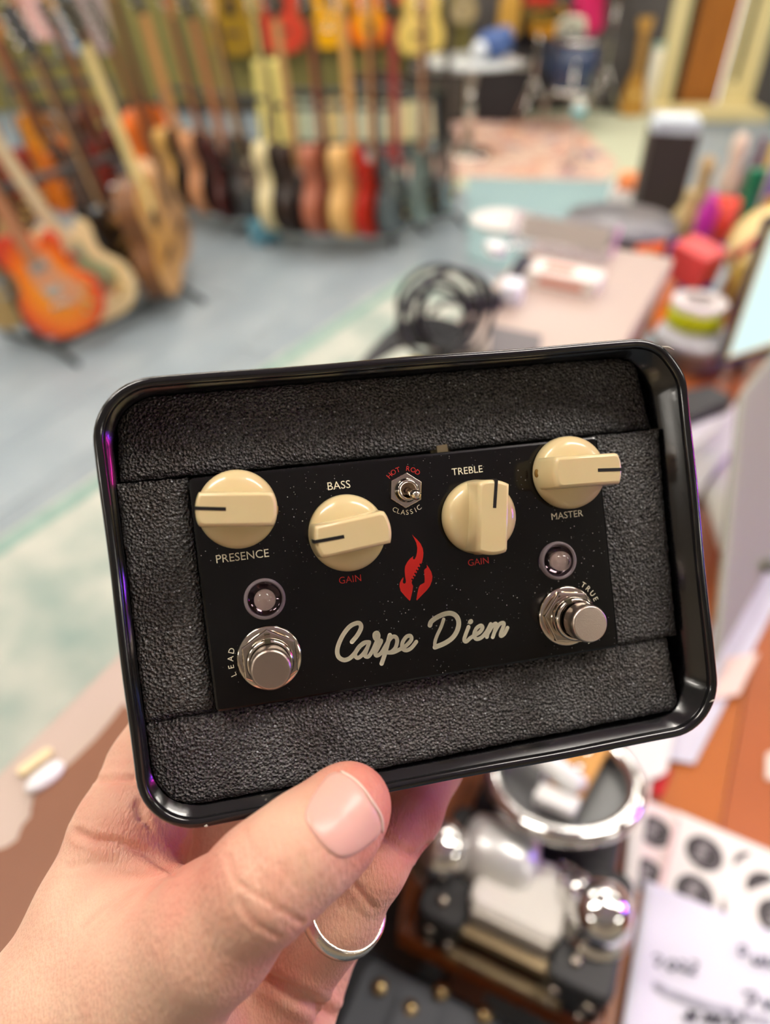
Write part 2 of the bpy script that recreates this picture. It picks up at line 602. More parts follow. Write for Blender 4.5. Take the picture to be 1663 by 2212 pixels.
def corner_clip(fn, r=13.0):
    def g(u, v):
        x, y = fn(u, v)
        xi0, xi1, yi0, yi1 = X0 + 2.4, X1 - 2.4, Y0 + 2.4, Y1 - 2.4
        for cx, sx in ((xi0 + r, -1), (xi1 - r, 1)):
            for cy, sy in ((yi0 + r, -1), (yi1 - r, 1)):
                dx, dy = (x - cx) * sx, (y - cy) * sy
                if dx > 0 and dy > 0:
                    L = math.hypot(dx, dy)
                    if L > r:
                        x = cx + sx * dx * r / L; y = cy + sy * dy * r / L
        return x, y
    return g


FZ = -3.2
foam('foam_block', corner_clip(bil((-73.4, 31.2), (76.4, 31.0), (74.5, 52.6), (-72.2, 52.6))), 90, 14, lambda u, v: FZ - 2.5 + .5 * math.sin(u * 9) * .3 - 2.0 * v, 'long dark foam strip along the top of the tin')
foam('foam_block', corner_clip(bil((-73.6, -53.6), (75.0, -52.2), (73.6, -30.9), (-73.8, -31.1))), 90, 14, lambda u, v: FZ + .5 + .6 * math.sin(u * 5) - .5 * v, 'long grey foam strip along the bottom of the tin')
foam('foam_block', bil((-73.8, -30.7), (-56.6, -30.4), (-56.6, 30.4), (-73.8, 30.6)), 12, 40, lambda u, v: FZ + .2 * math.sin(v * 7), 'narrow foam block left of the pedal')
foam('foam_block', bil((56.6, -30.4), (76.4, -30.4), (77.6, 30.4), (56.6, 30.4)), 13, 40, lambda u, v: FZ - .3 + .3 * math.sin(v * 6 + 1), 'narrow foam block right of the pedal')

# ---- the pedal
m_ped = bpy.data.materials.new('black_pedal_gloss'); m_ped.use_nodes = True
nt = m_ped.node_tree; b = nt.nodes['Principled BSDF']
tc = nt.nodes.new('ShaderNodeTexCoord')
v1 = nt.nodes.new('ShaderNodeTexVoronoi'); v1.inputs['Scale'].default_value = .95; v1.inputs['Randomness'].default_value = 1
nt.links.new(tc.outputs['Object'], v1.inputs['Vector'])
nz = nt.nodes.new('ShaderNodeTexNoise'); nz.inputs['Scale'].default_value = .035; nz.inputs['Detail'].default_value = 3
nt.links.new(tc.outputs['Object'], nz.inputs['Vector'])
mrn = nt.nodes.new('ShaderNodeMapRange'); mrn.inputs[1].default_value = .35; mrn.inputs[2].default_value = .7
mrn.inputs[3].default_value = .0; mrn.inputs[4].default_value = .21
nt.links.new(nz.outputs['Fac'], mrn.inputs[0])
lt = nt.nodes.new('ShaderNodeMath'); lt.operation = 'LESS_THAN'
nt.links.new(v1.outputs['Distance'], lt.inputs[0]); nt.links.new(mrn.outputs[0], lt.inputs[1])
wn_ = nt.nodes.new('ShaderNodeSeparateColor'); nt.links.new(v1.outputs['Color'], wn_.inputs[0])
pw = nt.nodes.new('ShaderNodeMath'); pw.operation = 'POWER'; pw.inputs[1].default_value = 2.5; nt.links.new(wn_.outputs[0], pw.inputs[0])
ml = nt.nodes.new('ShaderNodeMath'); ml.operation = 'MULTIPLY'; nt.links.new(lt.outputs[0], ml.inputs[0]); nt.links.new(pw.outputs[0], ml.inputs[1])
mc = nt.nodes.new('ShaderNodeMix'); mc.data_type = 'RGBA'
mc.inputs[6].default_value = (.0045, .0043, .0045, 1); mc.inputs[7].default_value = (.38, .37, .36, 1)
nt.links.new(ml.outputs[0], mc.inputs[0]); nt.links.new(mc.outputs[2], b.inputs['Base Color'])
b.inputs['Roughness'].default_value = .12; b.inputs['Specular IOR Level'].default_value = .5

ped = thing('effects_pedal', 'black guitar effects pedal with four cream knobs and red flame emblem, set in the foam', 'effects pedal', PED @ Matrix.Translation((0, 0, -31)))
ZP = Matrix.Translation((0, 0, 31))
MB().prism(rrect(-56, 56, -30, 30, 1.4, 5), -31, 0, .7).build('enclosure', m_ped, ped, ZP)

m_white = M(232, 226, 200, .5)
m_red = M(205, 32, 24, .45)
m_redtxt = M(196, 40, 36, .5)
HP = 0.03


def ptext(txt, cx, cy, w, mat, rot=0):
    vs, fs = text_mesh(txt, width=w)
    o = MB().add(vs, fs).build('lettering', mat, ped, ZP @ TR(cx, cy, HP, rot))
    o['label'] = 'printed word ' + txt


ptext('PRESENCE', -44.76, 8.86, 13.3, m_white)
ptext('BASS', -18.08, 24.18, 6.0, m_white)
ptext('GAIN', -17.99, -.69, 5.9, m_redtxt)
ptext('TREBLE', 17.09, 24.38, 8.7, m_white)
ptext('GAIN', 17.41, -.58, 5.9, m_redtxt)
ptext('MASTER', 44.48, 9.07, 9.4, m_white)


def arc_text(txt, cx, cy, r, a0, a1, mat, size, inward=False):
    """letters on an arc; tops point outward (or inward)"""
    mb = MB()
    n = len(txt)
    for i, ch in enumerate(txt):
        if ch == ' ':
            continue
        vs, fs = text_mesh(ch, size=size)
        a = R(a0 + (a1 - a0) * i / max(1, n - 1))
        rot = a - math.pi / 2 + (math.pi if inward else 0)
        mb.add(vs, fs, False, TR(cx + r * math.cos(a), cy + r * math.sin(a), 0, rot))
    o = mb.build('lettering', mat, ped, ZP @ Matrix.Translation((0, 0, HP)))
    o['label'] = 'printed words ' + txt


arc_text('HOT ROD', -.5, 20.7, 6.0, 131, 50, m_redtxt, 1.9)
arc_text('CLASSIC', -.5, 20.9, 5.9, 234, 302, m_white, 1.85, True)
arc_text('LEAD', -41, -18.2, 9.9, 196, 160, m_white, 2.1)
arc_text('TRUE BYPASS', 41, -18.8, 9.9, 52, -55, m_white, 2.1)

# flame emblem with a guitar headstock cut out, traced in pedal mm
def crop(pts, s, ox, oy):
    return [un(ox + x / s, oy + y / s, 0) for x, y in pts]


fl1 = [(645, 180), (690, 240), (790, 330), (890, 450), (950, 580), (968, 700), (960, 830), (935, 950), (905, 1020), (870, 1000), (850, 1030), (880, 1075),
       (860, 1110), (825, 1090), (800, 1120), (835, 1160), (812, 1200), (775, 1170), (755, 1200), (792, 1240), (770, 1285), (730, 1255), (710, 1290), (750, 1325),
       (728, 1370), (690, 1340), (668, 1370), (707, 1405), (680, 1450), (645, 1420), (622, 1450), (658, 1480), (640, 1530), (645, 1570), (680, 1640),
       (655, 1800), (605, 2020), (580, 2055), (450, 1920), (330, 1780), (295, 1650), (300, 1560), (340, 1470), (405, 1385), (408, 1440), (390, 1510), (400, 1555), (430, 1572),
       (465, 1555), (478, 1510), (455, 1370), (440, 1200), (455, 1080), (510, 970), (590, 870), (690, 795), (668, 850), (690, 890), (725, 880), (765, 800), (790, 680), (795, 560), (770, 430), (710, 300)]
fl2 = [(1060, 1035), (1120, 1120), (1190, 1240), (1222, 1370), (1205, 1500), (1150, 1640), (1060, 1760), (940, 1880), (785, 2045), (770, 2020), (800, 1840), (835, 1680), (875, 1610), (950, 1570), (1000, 1540), (1005, 1440), (985, 1200), (1010, 1160), (1068, 1120)]
fb = MB()
for pl in (fl1, fl2):
    p2 = crop(pl, 13.01, 840, 1140)
    fb.add([(x, y, 0) for x, y in p2], [tuple(t) for t in tessellate_polygon([[Vector((x, y, 0)) for x, y in p2]])])
fb.build('flame_emblem', m_red, ped, ZP @ Matrix.Translation((0, 0, HP)))

# script name, drawn as brush strokes
ST = [([(238, 342), (285, 285), (315, 225), (308, 188), (275, 183), (215, 215), (155, 295), (115, 395), (120, 465), (165, 497), (215, 485), (262, 440), (300, 385), (345, 350)], 38),
      ([(385, 345), (340, 350), (290, 395), (265, 450), (285, 480), (325, 455), (365, 400), (385, 350), (362, 415), (350, 460), (378, 468), (410, 425), (440, 360), (465, 300), (455, 265), (432, 275), (435, 310), (465, 335), (488, 335), (460, 395), (438, 440), (452, 460), (490, 435), (535, 360)], 34),
      ([(562, 285), (540, 370), (515, 460), (492, 528)], 38),
      ([(535, 360), (575, 305), (610, 300), (625, 335), (608, 395), (570, 430), (535, 432), (590, 432), (640, 410), (700, 375), (745, 325), (738, 292), (705, 298), (672, 345), (668, 395), (700, 415), (745, 395), (788, 342)], 34),
      ([(905, 200), (920, 165), (985, 122), (1060, 98), (1118, 112), (1150, 165), (1142, 235), (1100, 305), (1030, 355), (948, 388)], 42),
      ([(1022, 150), (1000, 215), (965, 290), (948, 345), (948, 388)], 30),
      ([(1235, 215), (1212, 275), (1198, 325), (1215, 340), (1250, 310), (1290, 285), (1335, 255), (1355, 220), (1338, 203), (1300, 230), (1282, 285), (1302, 318), (1345, 305), (1390, 255), (1425, 190)], 34),
      ([(1425, 190), (1405, 245), (1392, 300)], 34),
      ([(1400, 270), (1440, 205), (1470, 188), (1462, 240), (1442, 302)], 34),
      ([(1455, 262), (1495, 195), (1532, 180), (1535, 205), (1512, 265), (1512, 292), (1540, 275), (1568, 222)], 34),
      ([(1250, 172), (1255, 168)], 42)]
sb = MB()
for pts, wd_ in ST:
    c2 = [Vector(p) for p in crop(catmull(pts, 6), 3.96, 700, 1300)]
    hw = wd_ / 3.96 / 8.1 / 2
    for p in c2:
        sb.add([(p.x + hw * math.cos(2 * math.pi * q / 12), p.y + hw * math.sin(2 * math.pi * q / 12), 0) for q in range(12)], [tuple(range(12))])
    for a, c in zip(c2, c2[1:]):
        d = c - a
        if d.length < 1e-6:
            continue
        w = Vector((-d.y, d.x)).normalized() * hw
        sb.add([(*(a - w), 0), (*(c - w), 0), (*(c + w), 0), (*(a + w), 0)], [(0, 1, 2, 3)])
o = sb.build('script_lettering', m_white, ped, ZP @ Matrix.Translation((0, 0, HP)))
o['label'] = 'cream script lettering Carpe Diem'

# cream knobs
m_knob = new_mat('cream_knob_plastic', srgb(229, 208, 160), 0.24, spec=.5, coat=.35, sss=.15, noise=(.12, srgb(221, 198, 148), .6))
m_line = M(22, 18, 18, .5)


def knob_body():
    mb = MB()
    mb.lathe([(9.2, .4), (9.9, .6), (10.05, 1.2), (9.95, 3.2), (9.6, 4.6), (8.9, 5.6), (7.2, 6.5), (4.5, 7.0), (0, 7.2)], 56, None, True, False)
    # grip bar: strip cut from a circle, slightly tapered, softly rounded on top
    def ol(hw, r, rc=1.2):
        pts = []
        for sx in (1, -1):
            a = math.asin((hw - rc * .55) / r)
            for q in range(9):
                t = -a + 2 * a * q / 8
                pts.append((sx * r * math.cos(t), sx * r * math.sin(t)))
            pts.append((sx * (r * math.cos(a) - rc * .25), sx * (hw - rc * .18)))
            pts.append((sx * (r * math.cos(a) - rc * .8), sx * hw))
        return pts
    lays = [(4.75, 10.0, 1.0), (4.55, 9.75, 8.5), (4.45, 9.6, 12.6), (4.32, 9.45, 13.5), (4.0, 9.1, 14.15), (3.5, 8.6, 14.4)]
    rings = [[(x, y, z) for x, y in ol(hw, r)] for hw, r, z in lays]
    n = len(rings[0])
    vs = [p for rg in rings for p in rg]
    fs = []
    for j in range(len(rings) - 1):
        for i in range(n):
            i2 = (i + 1) % n
            fs.append((j * n + i, j * n + i2, (j + 1) * n + i2, (j + 1) * n + i))
    mb.add(vs, fs, True)
    o_ = len(mb.v) - n
    mb.f.append(tuple(o_ + i for i in range(n))); mb.sm.append(False)
    return mb.mesh('knob')


km = knob_body(); km.materials.append(m_knob)
lm = MB().box(2.4, 9.62, -.42, .42, 13.0, 14.47).box(9.0, 9.85, -.42, .42, 7.5, 13.6).mesh('pointer_line'); lm.materials.append(m_line)
sh = MB().lathe([(1.15, 0), (1.15, .15), (.0, .15)], 14, TR(0, 0, 0), True).mesh('screw_hole'); sh.materials.append(M(150, 112, 48, .6))
for x, y, a in ((-44.6, 20.9, 171.8), (-17.6, 11.6, -176.5), (18.2, 11.6, 79.5), (45.2, 20.7, -4.5)):
    kb = ob('knob', km, None, ped, ZP @ TR(x, y, 0, R(a)))
    ob('pointer_line', lm, None, kb)
    ob('screw_hole', sh, None, kb, Matrix.Translation((-9.85, 0, 3.6)) @ Matrix.Rotation(R(-80), 4, 'Y'))

# foot switches
m_nick = new_mat('polished_nickel', srgb(226, 214, 198), 0.12, 1.0)
m_cap = new_mat('brushed_cap_nickel', srgb(206, 190, 176), 0.3, 1.0, bump=(4, .05, .1))
m_darkgap = M(40, 34, 28, .35, metal=.8)


def hexa(r):
    return [(r * math.cos(R(60 * i + 30)), r * math.sin(R(60 * i + 30))) for i in range(6)]


wsh = MB().lathe([(8.3, 0), (8.3, .55), (8.0, .85), (5.6, .85), (5.6, 0)], 48).mesh('washer'); wsh.materials.append(m_nick)
nut = MB().prism(hexa(7.75), .85, 2.9, .35).mesh('hex_nut'); nut.materials.append(m_nick)
bsh = MB().lathe([(5.9, 2.8), (5.9, 3.4), (5.7, 3.6), (5.9, 3.9), (5.7, 4.2), (5.9, 4.6), (5.9, 6.4), (5.4, 6.9), (4.7, 6.9), (4.7, 4.0)], 48, None, True, False).mesh('bushing'); bsh.materials.append(m_nick)
slot = MB().box(-.75, .75, 4.9, 6.1, 5.6, 6.98).mesh('key_slot'); slot.materials.append(M(70, 64, 46, .5))
shf = MB().lathe([(4.2, 3.6), (4.2, 9.2)], 32).mesh('shaft'); shf.materials.append(m_darkgap)
cap = MB().lathe([(4.6, 8.8), (4.95, 9.1), (4.95, 13.6), (4.75, 14.2), (4.4, 14.5)], 48, None, True).mesh('button_cap'); cap.materials.append(m_cap)
for x, y, rz in ((-41.0, -18.0, 0), (41.1, -18.9, 20)):
    fo = ob('foot_switch', wsh, None, ped, ZP @ TR(x, y, 0, R(rz)))
    fo['label'] = 'nickel foot switch with hex nut'
    for nm, me in (('hex_nut', nut), ('bushing', bsh), ('key_slot', slot), ('shaft', shf), ('button_cap', cap)):
        ob(nm, me, None, fo)

# clear LED lenses
m_clear = new_mat('clear_led_plastic', (0.97, 0.93, 0.95), 0.03, trans=1.0, ior=1.47)
bez = MB().lathe([(5.3, 0), (5.35, .7), (5.15, 1.4), (4.75, 1.75), (4.45, 1.5), (4.3, .6)], 40, None, True, False).mesh('led_bezel')
bez.materials.append(new_mat('led_bezel_plastic', srgb(196, 180, 186), 0.12, trans=.55, ior=1.3))
cup_ = MB().lathe([(4.4, 1.0), (3.4, .7), (2.7, .25)], 36, None, True, False).mesh('led_cup'); cup_.materials.append(M(70, 60, 64, .12, metal=.9))
led = MB().lathe([(2.6, .2), (2.75, 2.6), (2.6, 3.5), (2.1, 4.3), (1.2, 4.85), (0, 5.0)], 32).mesh('led_lens'); led.materials.append(m_clear)
die = MB().lathe([(1.9, .3), (1.6, .6), (.7, .9), (0, 1.0)], 20).mesh('led_reflector'); die.materials.append(M(236, 214, 200, .3, metal=.3))
for x, y in ((-40.5, -2.75), (40.1, -3.2)):
    bo = ob('led_bezel', bez, None, ped, ZP @ TR(x, y, 0))
    ob('led_cup', cup_, None, bo)
    ob('led_lens', led, None, bo)
    ob('led_reflector', die, None, bo)

# toggle switch
tg = MB().prism(hexa(4.75), 0, 1.5, .2).build('toggle_switch', m_nick, ped, ZP @ TR(-.6, 20.85, 0, R(-8)))
MB().lathe([(3.2, 1.4), (3.2, 2.2), (2.9, 2.4), (2.9, 3.8), (2.6, 4.2), (2.05, 4.2), (2.0, 2.0), (0, 2.0)], 32, None, True, False).build('bushing', m_nick, tg)
tl = Matrix.Rotation(R(8), 4, 'Z')
MB().tube([(0, 0, 1.5), (.25, -.45, 3.5), (.75, -1.05, 6.2), (1.0, -1.4, 7.8), (1.08, -1.5, 8.5)], 1, 16, radii=[.9, .95, 1.15, 1.35, .8]).sphere((1.02, -1.42, 7.9), 1.36).build('lever', m_nick, tg, tl)

# power jack on the upper side
MB().cyl((12.6, 29.8, -9), (12.6, 32.6, -9), 3.0, n=6, smooth=False).cyl((12.6, 30, -9), (12.6, 33.2, -9), 1.9).build('power_jack', M(176, 160, 126, .35, metal=.8), ped, ZP)

# ------------------------------------------------------------------ the hand (one continuous surface grown from a distance field)
# joints: (photo px, photo py, distance mm, radius px) -> camera-space mm
def J(px, py, d, r):
    return np.array([(px - CXP) / FPX * d, -(py - CYP) / FPX * d, -d, r * d / FPX])


chains = {
    'thumb': [J(752, 1742, 166, 93), J(712, 1790, 163, 103), J(650, 1838, 158, 112), J(572, 1903, 156, 120), J(460, 2010, 163, 138), J(330, 2125, 176, 170), J(150, 2290, 190, 240)],
    'index': [J(470, 1360, 226, 58), J(400, 1480, 226, 64), J(322, 1660, 220, 86), J(285, 1800, 208, 122), J(215, 1985, 196, 138), J(130, 2180, 190, 152), J(20, 2420, 200, 200)],
    'middle': [J(640, 1340, 242, 56), J(585, 1480, 240, 62), J(500, 1690, 237, 74), J(415, 1850, 226, 92), J(330, 2020, 214, 120)],
    'ring': [J(985, 1520, 246, 56), J(962, 1585, 246, 60), J(930, 1655, 238, 66), J(876, 1748, 221, 78), J(800, 1868, 204, 76), J(742, 1968, 206, 80), J(625, 2095, 218, 96), J(500, 2180, 222, 120)],
    'little': [J(890, 1700, 250, 48), J(800, 1870, 248, 56), J(720, 2010, 240, 66), J(610, 2235, 222, 100), J(480, 2320, 222, 140)],
}
palm = [(J(420, 1960, 222, 120), J(330, 2160, 212, 190)), (J(330, 2160, 212, 190), J(560, 2200, 222, 130)), (J(300, 2180, 205, 200), J(-60, 2600, 215, 300)),
        (J(285, 1960, 194, 90), J(380, 2010, 180, 120))]

RES = 0.8
lo, hi = np.array([-125., -205., -268.]), np.array([30., -25., -128.])
gx, gy, gz = [np.arange(lo[i], hi[i], RES, dtype=np.float32) for i in range(3)]
SH = (len(gx), len(gy), len(gz))


def cone_d(a, b_, P):
    ba = b_[:3] - a[:3]
    L2 = max(1e-6, float(ba @ ba))
    px, py, pz = P
    t = ((px - a[0]) * ba[0] + (py - a[1]) * ba[1] + (pz - a[2]) * ba[2]) / L2
    t = np.clip(t, 0, 1)
    d = np.sqrt((px - a[0] - t * ba[0]) ** 2 + (py - a[1] - t * ba[1]) ** 2 + (pz - a[2] - t * ba[2]) ** 2)
    return d - (a[3] + (b_[3] - a[3]) * t)


def smin(a, b_, k):
    h = np.clip(.5 + .5 * (b_ - a) / k, 0, 1)
    return b_ * (1 - h) + a * h - k * h * (1 - h)


def chain_d(ch, P, k=3.0):
    d = None
    for a, b_ in zip(ch, ch[1:]):
        q = cone_d(a, b_, P)
        d = q if d is None else smin(d, q, k)
    return d


def hand_sdf(P):
    base = None
    for a, b_ in palm:
        q = cone_d(a, b_, P)
        base = q if base is None else smin(base, q, 8)
    th = chain_d(chains['thumb'], P, 4)
    # flatten the thumb tip a little under the nail
    c0, c1 = chains['thumb'][0], chains['thumb'][2]
    ix = chain_d(chains['index'], P, 4)
    web = smin(base, smin(th, ix, 13), 7)
    out = web
    for nme, k in (('middle', 4), ('ring', 5), ('little', 4)):
        q = smin(base, chain_d(chains[nme], P, 3), k)
        out = smin(out, q, 1.2)
    return out


val = np.empty(SH, np.float32)
for i0 in range(0, SH[0], 24):
    xs_ = gx[i0:i0 + 24]
    P = (xs_[:, None, None], gy[None, :, None], gz[None, None, :])
    val[i0:i0 + 24] = hand_sdf(P)


def surface_nets(val, lo, res):
    s = val < 0
    nx, ny, nz = val.shape
    cnt = np.zeros((nx - 1, ny - 1, nz - 1), np.int8)
    for dx in (0, 1):
        for dy in (0, 1):
            for dz in (0, 1):
                cnt += s[dx:nx - 1 + dx, dy:ny - 1 + dy, dz:nz - 1 + dz]
    act = (cnt > 0) & (cnt < 8)
    idx = -np.ones(act.shape, np.int64)
    cells = np.argwhere(act)
    idx[act] = np.arange(len(cells))
    acc = np.zeros((len(cells), 3)); w = np.zeros(len(cells))
    cor = [(a, b_, c) for a in (0, 1) for b_ in (0, 1) for c in (0, 1)]
    for p in cor:
        for ax in range(3):
            if p[ax]:
                continue
            q = list(p); q[ax] = 1
            va = val[cells[:, 0] + p[0], cells[:, 1] + p[1], cells[:, 2] + p[2]]
            vb = val[cells[:, 0] + q[0], cells[:, 1] + q[1], cells[:, 2] + q[2]]
            m = (va < 0) != (vb < 0)
            t = np.where(m, va / np.where(m, va - vb, 1), 0)
            pt = np.tile(np.array(p, float), (len(cells), 1)); pt[:, ax] += t
            acc += pt * m[:, None]; w += m
    V = lo + (cells + acc / w[:, None]) * res
    F = []
    for ax in range(3):
        a1, a2 = (ax + 1) % 3, (ax + 2) % 3
        sl0 = [slice(None)] * 3; sl1 = [slice(None)] * 3
        sl0[ax] = slice(0, -1); sl1[ax] = slice(1, None)
        e = np.argwhere(s[tuple(sl0)] != s[tuple(sl1)])
        e = e[(e[:, a1] > 0) & (e[:, a2] > 0) & (e[:, a1] < val.shape[a1] - 1) & (e[:, a2] < val.shape[a2] - 1)]
        fl_ = s[e[:, 0], e[:, 1], e[:, 2]]
        def ci(o1, o2):
            c = e.copy(); c[:, a1] += o1; c[:, a2] += o2
            return idx[c[:, 0], c[:, 1], c[:, 2]]
        q = np.stack([ci(-1, -1), ci(0, -1), ci(0, 0), ci(-1, 0)], 1)
        q[~fl_] = q[~fl_][:, ::-1]
        F.append(q)
    return V, np.concatenate(F)


V, F = surface_nets(val, lo, RES)


def grad(P, e=.5):
    g = np.stack([hand_sdf((P[:, 0] + (e if i == 0 else 0), P[:, 1] + (e if i == 1 else 0), P[:, 2] + (e if i == 2 else 0))) -
                  hand_sdf((P[:, 0] - (e if i == 0 else 0), P[:, 1] - (e if i == 1 else 0), P[:, 2] - (e if i == 2 else 0))) for i in range(3)], 1)
    return g / np.maximum(1e-6, np.linalg.norm(g, axis=1))[:, None]


NV = grad(V)
PXV = CXP + FPX * V[:, 0] / -V[:, 2]
PYV = CYP - FPX * V[:, 1] / -V[:, 2]
front = (NV * -V / np.linalg.norm(V, axis=1)[:, None]).sum(1) > 0.05


def pl_dist(pts):
    best = np.full(len(V), 1e9)
    pts = [np.array(p[:2], float) for p in catmull([(x, y, 0) for x, y in pts], 5)]
    for a, b_ in zip(pts, pts[1:]):
        ba = b_ - a
        t = np.clip(((PXV - a[0]) * ba[0] + (PYV - a[1]) * ba[1]) / max(1e-6, ba @ ba), 0, 1)
        best = np.minimum(best, np.hypot(PXV - a[0] - t * ba[0], PYV - a[1] - t * ba[1]))
    return best


# skin folds: (path on the hand, depth mm, width px, nearest/farthest distance it applies to)
folds = [([(215, 1686), (250, 1684), (290, 1683)], .9, 7, 190, 250), ([(169, 1800), (206, 1815), (257, 1822), (312, 1842), (372, 1880)], .9, 9, 150, 230),
         ([(150, 1872), (240, 1866), (332, 1905)], .3, 8, 150, 230), ([(180, 2000), (255, 1935), (348, 1892)], .35, 9, 150, 230),
         ([(300, 1880), (360, 1893), (395, 1880)], .35, 6, 150, 230),
         ([(528, 1795), (545, 1833), (574, 1863)], .28, 5, 130, 175), ([(492, 1850), (505, 1897), (535, 1922), (574, 1947), (650, 1992)], .45, 6, 130, 175),
         ([(518, 1940), (545, 1991), (604, 2024)], .45, 6, 130, 175), ([(555, 1905), (589, 1948)], .3, 5, 130, 175), ([(600, 1860), (635, 1915)], .22, 5, 130, 175),
         ([(640, 1840), (668, 1885)], .2, 5, 130, 175), ([(540, 1850), (575, 1905)], .22, 5, 130, 175),
         ([(826, 1800), (890, 1848), (925, 1828)], .8, 8, 185, 250), ([(755, 1900), (806, 1960)], .5, 7, 185, 250),
         ([(520, 2085), (624, 2140), (720, 2196)], 2.2, 14, 180, 250), ([(300, 1740), (318, 1800), (345, 1850)], 1.0, 10, 195, 250)]
disp = np.zeros(len(V))
for pts, dep, w, d0, d1 in folds:
    m = front & (-V[:, 2] > d0) & (-V[:, 2] < d1)
    q = pl_dist(pts)
    dep = dep * (1.15 if d1 == 175 else 1.1)
    disp -= np.where(m, dep * np.exp(-(q / w) ** 2), 0) - np.where(m, dep * .22 * np.exp(-((q - 2.2 * w) / w) ** 2), 0)
V2 = V + NV * disp[:, None]

# redness of the skin: finger pads, knuckle folds, inner palm
red = np.zeros(len(V))
for x, y, r_, k_ in ((790, 1700, 120, .75), (380, 1850, 150, .7), (860, 1760, 170, .85), (640, 2120, 150, .45), (300, 1780, 160, .45), (590, 1930, 100, .25), (330, 1890, 80, .3), (620, 2230, 120, .5)):
    red = np.maximum(red, k_ * np.exp(-((PXV - x) ** 2 + (PYV - y) ** 2) / r_ ** 2))
for pts, dep, w, d0, d1 in folds:
    red = np.maximum(red, .45 * min(1, dep * 2) * np.exp(-(pl_dist(pts) / (w * 1.1)) ** 2) * ((-V[:, 2] > d0) & (-V[:, 2] < d1)))
me = bpy.data.meshes.new('hand')
me.from_pydata(V2.tolist(), [], F.tolist())
me.polygons.foreach_set('use_smooth', [True] * len(me.polygons))
at_ = me.attributes.new('redness', 'FLOAT', 'POINT')
at_.data.foreach_set('value', red.astype(np.float32))
me.update()

m_skin = bpy.data.materials.new('skin'); m_skin.use_nodes = True
nt = m_skin.node_tree; b = nt.nodes['Principled BSDF']
tc = nt.nodes.new('ShaderNodeTexCoord')
an = nt.nodes.new('ShaderNodeAttribute'); an.attribute_name = 'redness'
ns = nt.nodes.new('ShaderNodeTexNoise'); ns.inputs['Scale'].default_value = .11; ns.inputs['Detail'].default_value = 5
nt.links.new(tc.outputs['Object'], ns.inputs['Vector'])
mm = nt.nodes.new('ShaderNodeMapRange'); mm.inputs[1].default_value = .35; mm.inputs[2].default_value = .75; mm.inputs[4].default_value = .3
nt.links.new(ns.outputs['Fac'], mm.inputs[0])
ad = nt.nodes.new('ShaderNodeMath'); ad.operation = 'ADD'; ad.use_clamp = True
nt.links.new(an.outputs['Fac'], ad.inputs[0]); nt.links.new(mm.outputs[0], ad.inputs[1])
mc = nt.nodes.new('ShaderNodeMix'); mc.data_type = 'RGBA'
mc.inputs[6].default_value = srgb(233, 191, 163) + (1,); mc.inputs[7].default_value = srgb(222, 136, 118) + (1,)
nt.links.new(ad.outputs[0], mc.inputs[0]); nt.links.new(mc.outputs[2], b.inputs['Base Color'])
b.inputs['Roughness'].default_value = .48
b.inputs['Specular IOR Level'].default_value = .4
b.inputs['Subsurface Weight'].default_value = .25
b.inputs['Subsurface Radius'].default_value = (1, .35, .2)
b.inputs['Subsurface Scale'].default_value = .002
w1 = nt.nodes.new('ShaderNodeTexNoise'); w1.inputs['Scale'].default_value = .9; w1.inputs['Detail'].default_value = 4
mp = nt.nodes.new('ShaderNodeMapping'); mp.inputs['Rotation'].default_value = (0, 0, R(-42)); mp.inputs['Scale'].default_value = (1.6, .5, 1)
nt.links.new(tc.outputs['Object'], mp.inputs[0]); nt.links.new(mp.outputs[0], w1.inputs['Vector'])
bp = nt.nodes.new('ShaderNodeBump'); bp.inputs['Strength'].default_value = .22; bp.inputs['Distance'].default_value = .16
nt.links.new(w1.outputs['Fac'], bp.inputs['Height']); nt.links.new(bp.outputs[0], b.inputs['Normal'])

HM = CAM @ Matrix.Scale(0.001, 4)
hand = thing('hand', 'left hand gripping the black tin, thumb in front and fingers behind', 'hand', CAM.copy())
ob('hand_skin', me, m_skin, hand, Matrix.Scale(0.001, 4))


def trace(px, py, start=120.0):
    """hand surface point under photo pixels (camera mm)"""
    D_ = np.stack([(px - CXP) / FPX, -(py - CYP) / FPX, -np.ones_like(px)], 1)
    L_ = np.linalg.norm(D_, axis=1)
    t = np.full(len(px), start)
    for _ in range(40):
        P = D_ * t[:, None]
        t = t + hand_sdf((P[:, 0], P[:, 1], P[:, 2])) / L_ * .8
    return D_ * t[:, None]


# thumb nail: a curved plate lying on the thumb
no = [(717, 1668), (690, 1695), (664, 1735), (657, 1766), (672, 1798), (703, 1835), (737, 1855), (781, 1839), (822, 1800), (818, 1762), (797, 1726), (773, 1693), (748, 1674)]
no = np.array([p[:2] for p in catmull([(x, y, 0) for x, y in no], 4, True)])
cen = no.mean(0)
K = len(no)
rad = [0, .2, .4, .6, .75, .88, .96, 1.0]
pts = np.concatenate([cen + (no - cen) * r_ for r_ in rad[1:]] + [cen[None]])
P3 = trace(pts[:, 0], pts[:, 1])
G = grad(P3)
lift = np.concatenate([np.full(K, .55 if r_ < .9 else .4 if r_ < .99 else -.25) for r_ in rad[1:]] + [[.55]])
P3 = P3 + G * lift[:, None]
fs = []
nr = len(rad) - 1
for j in range(nr - 1):
    for i in range(K):
        i2 = (i + 1) % K
        fs.append((j * K + i, j * K + i2, (j + 1) * K + i2, (j + 1) * K + i))
for i in range(K):
    fs.append((nr * K, (i + 1) % K, i))
m_nail = new_mat('thumb_nail', srgb(228, 170, 152), .34, spec=.4, coat=.1, sss=.2, noise=(.06, srgb(230, 184, 170), .6))
nb = MB().add([tuple(p) for p in P3], [tuple(reversed(f)) for f in fs], True).build('thumb_nail', m_nail, hand, Matrix.Scale(0.001, 4))
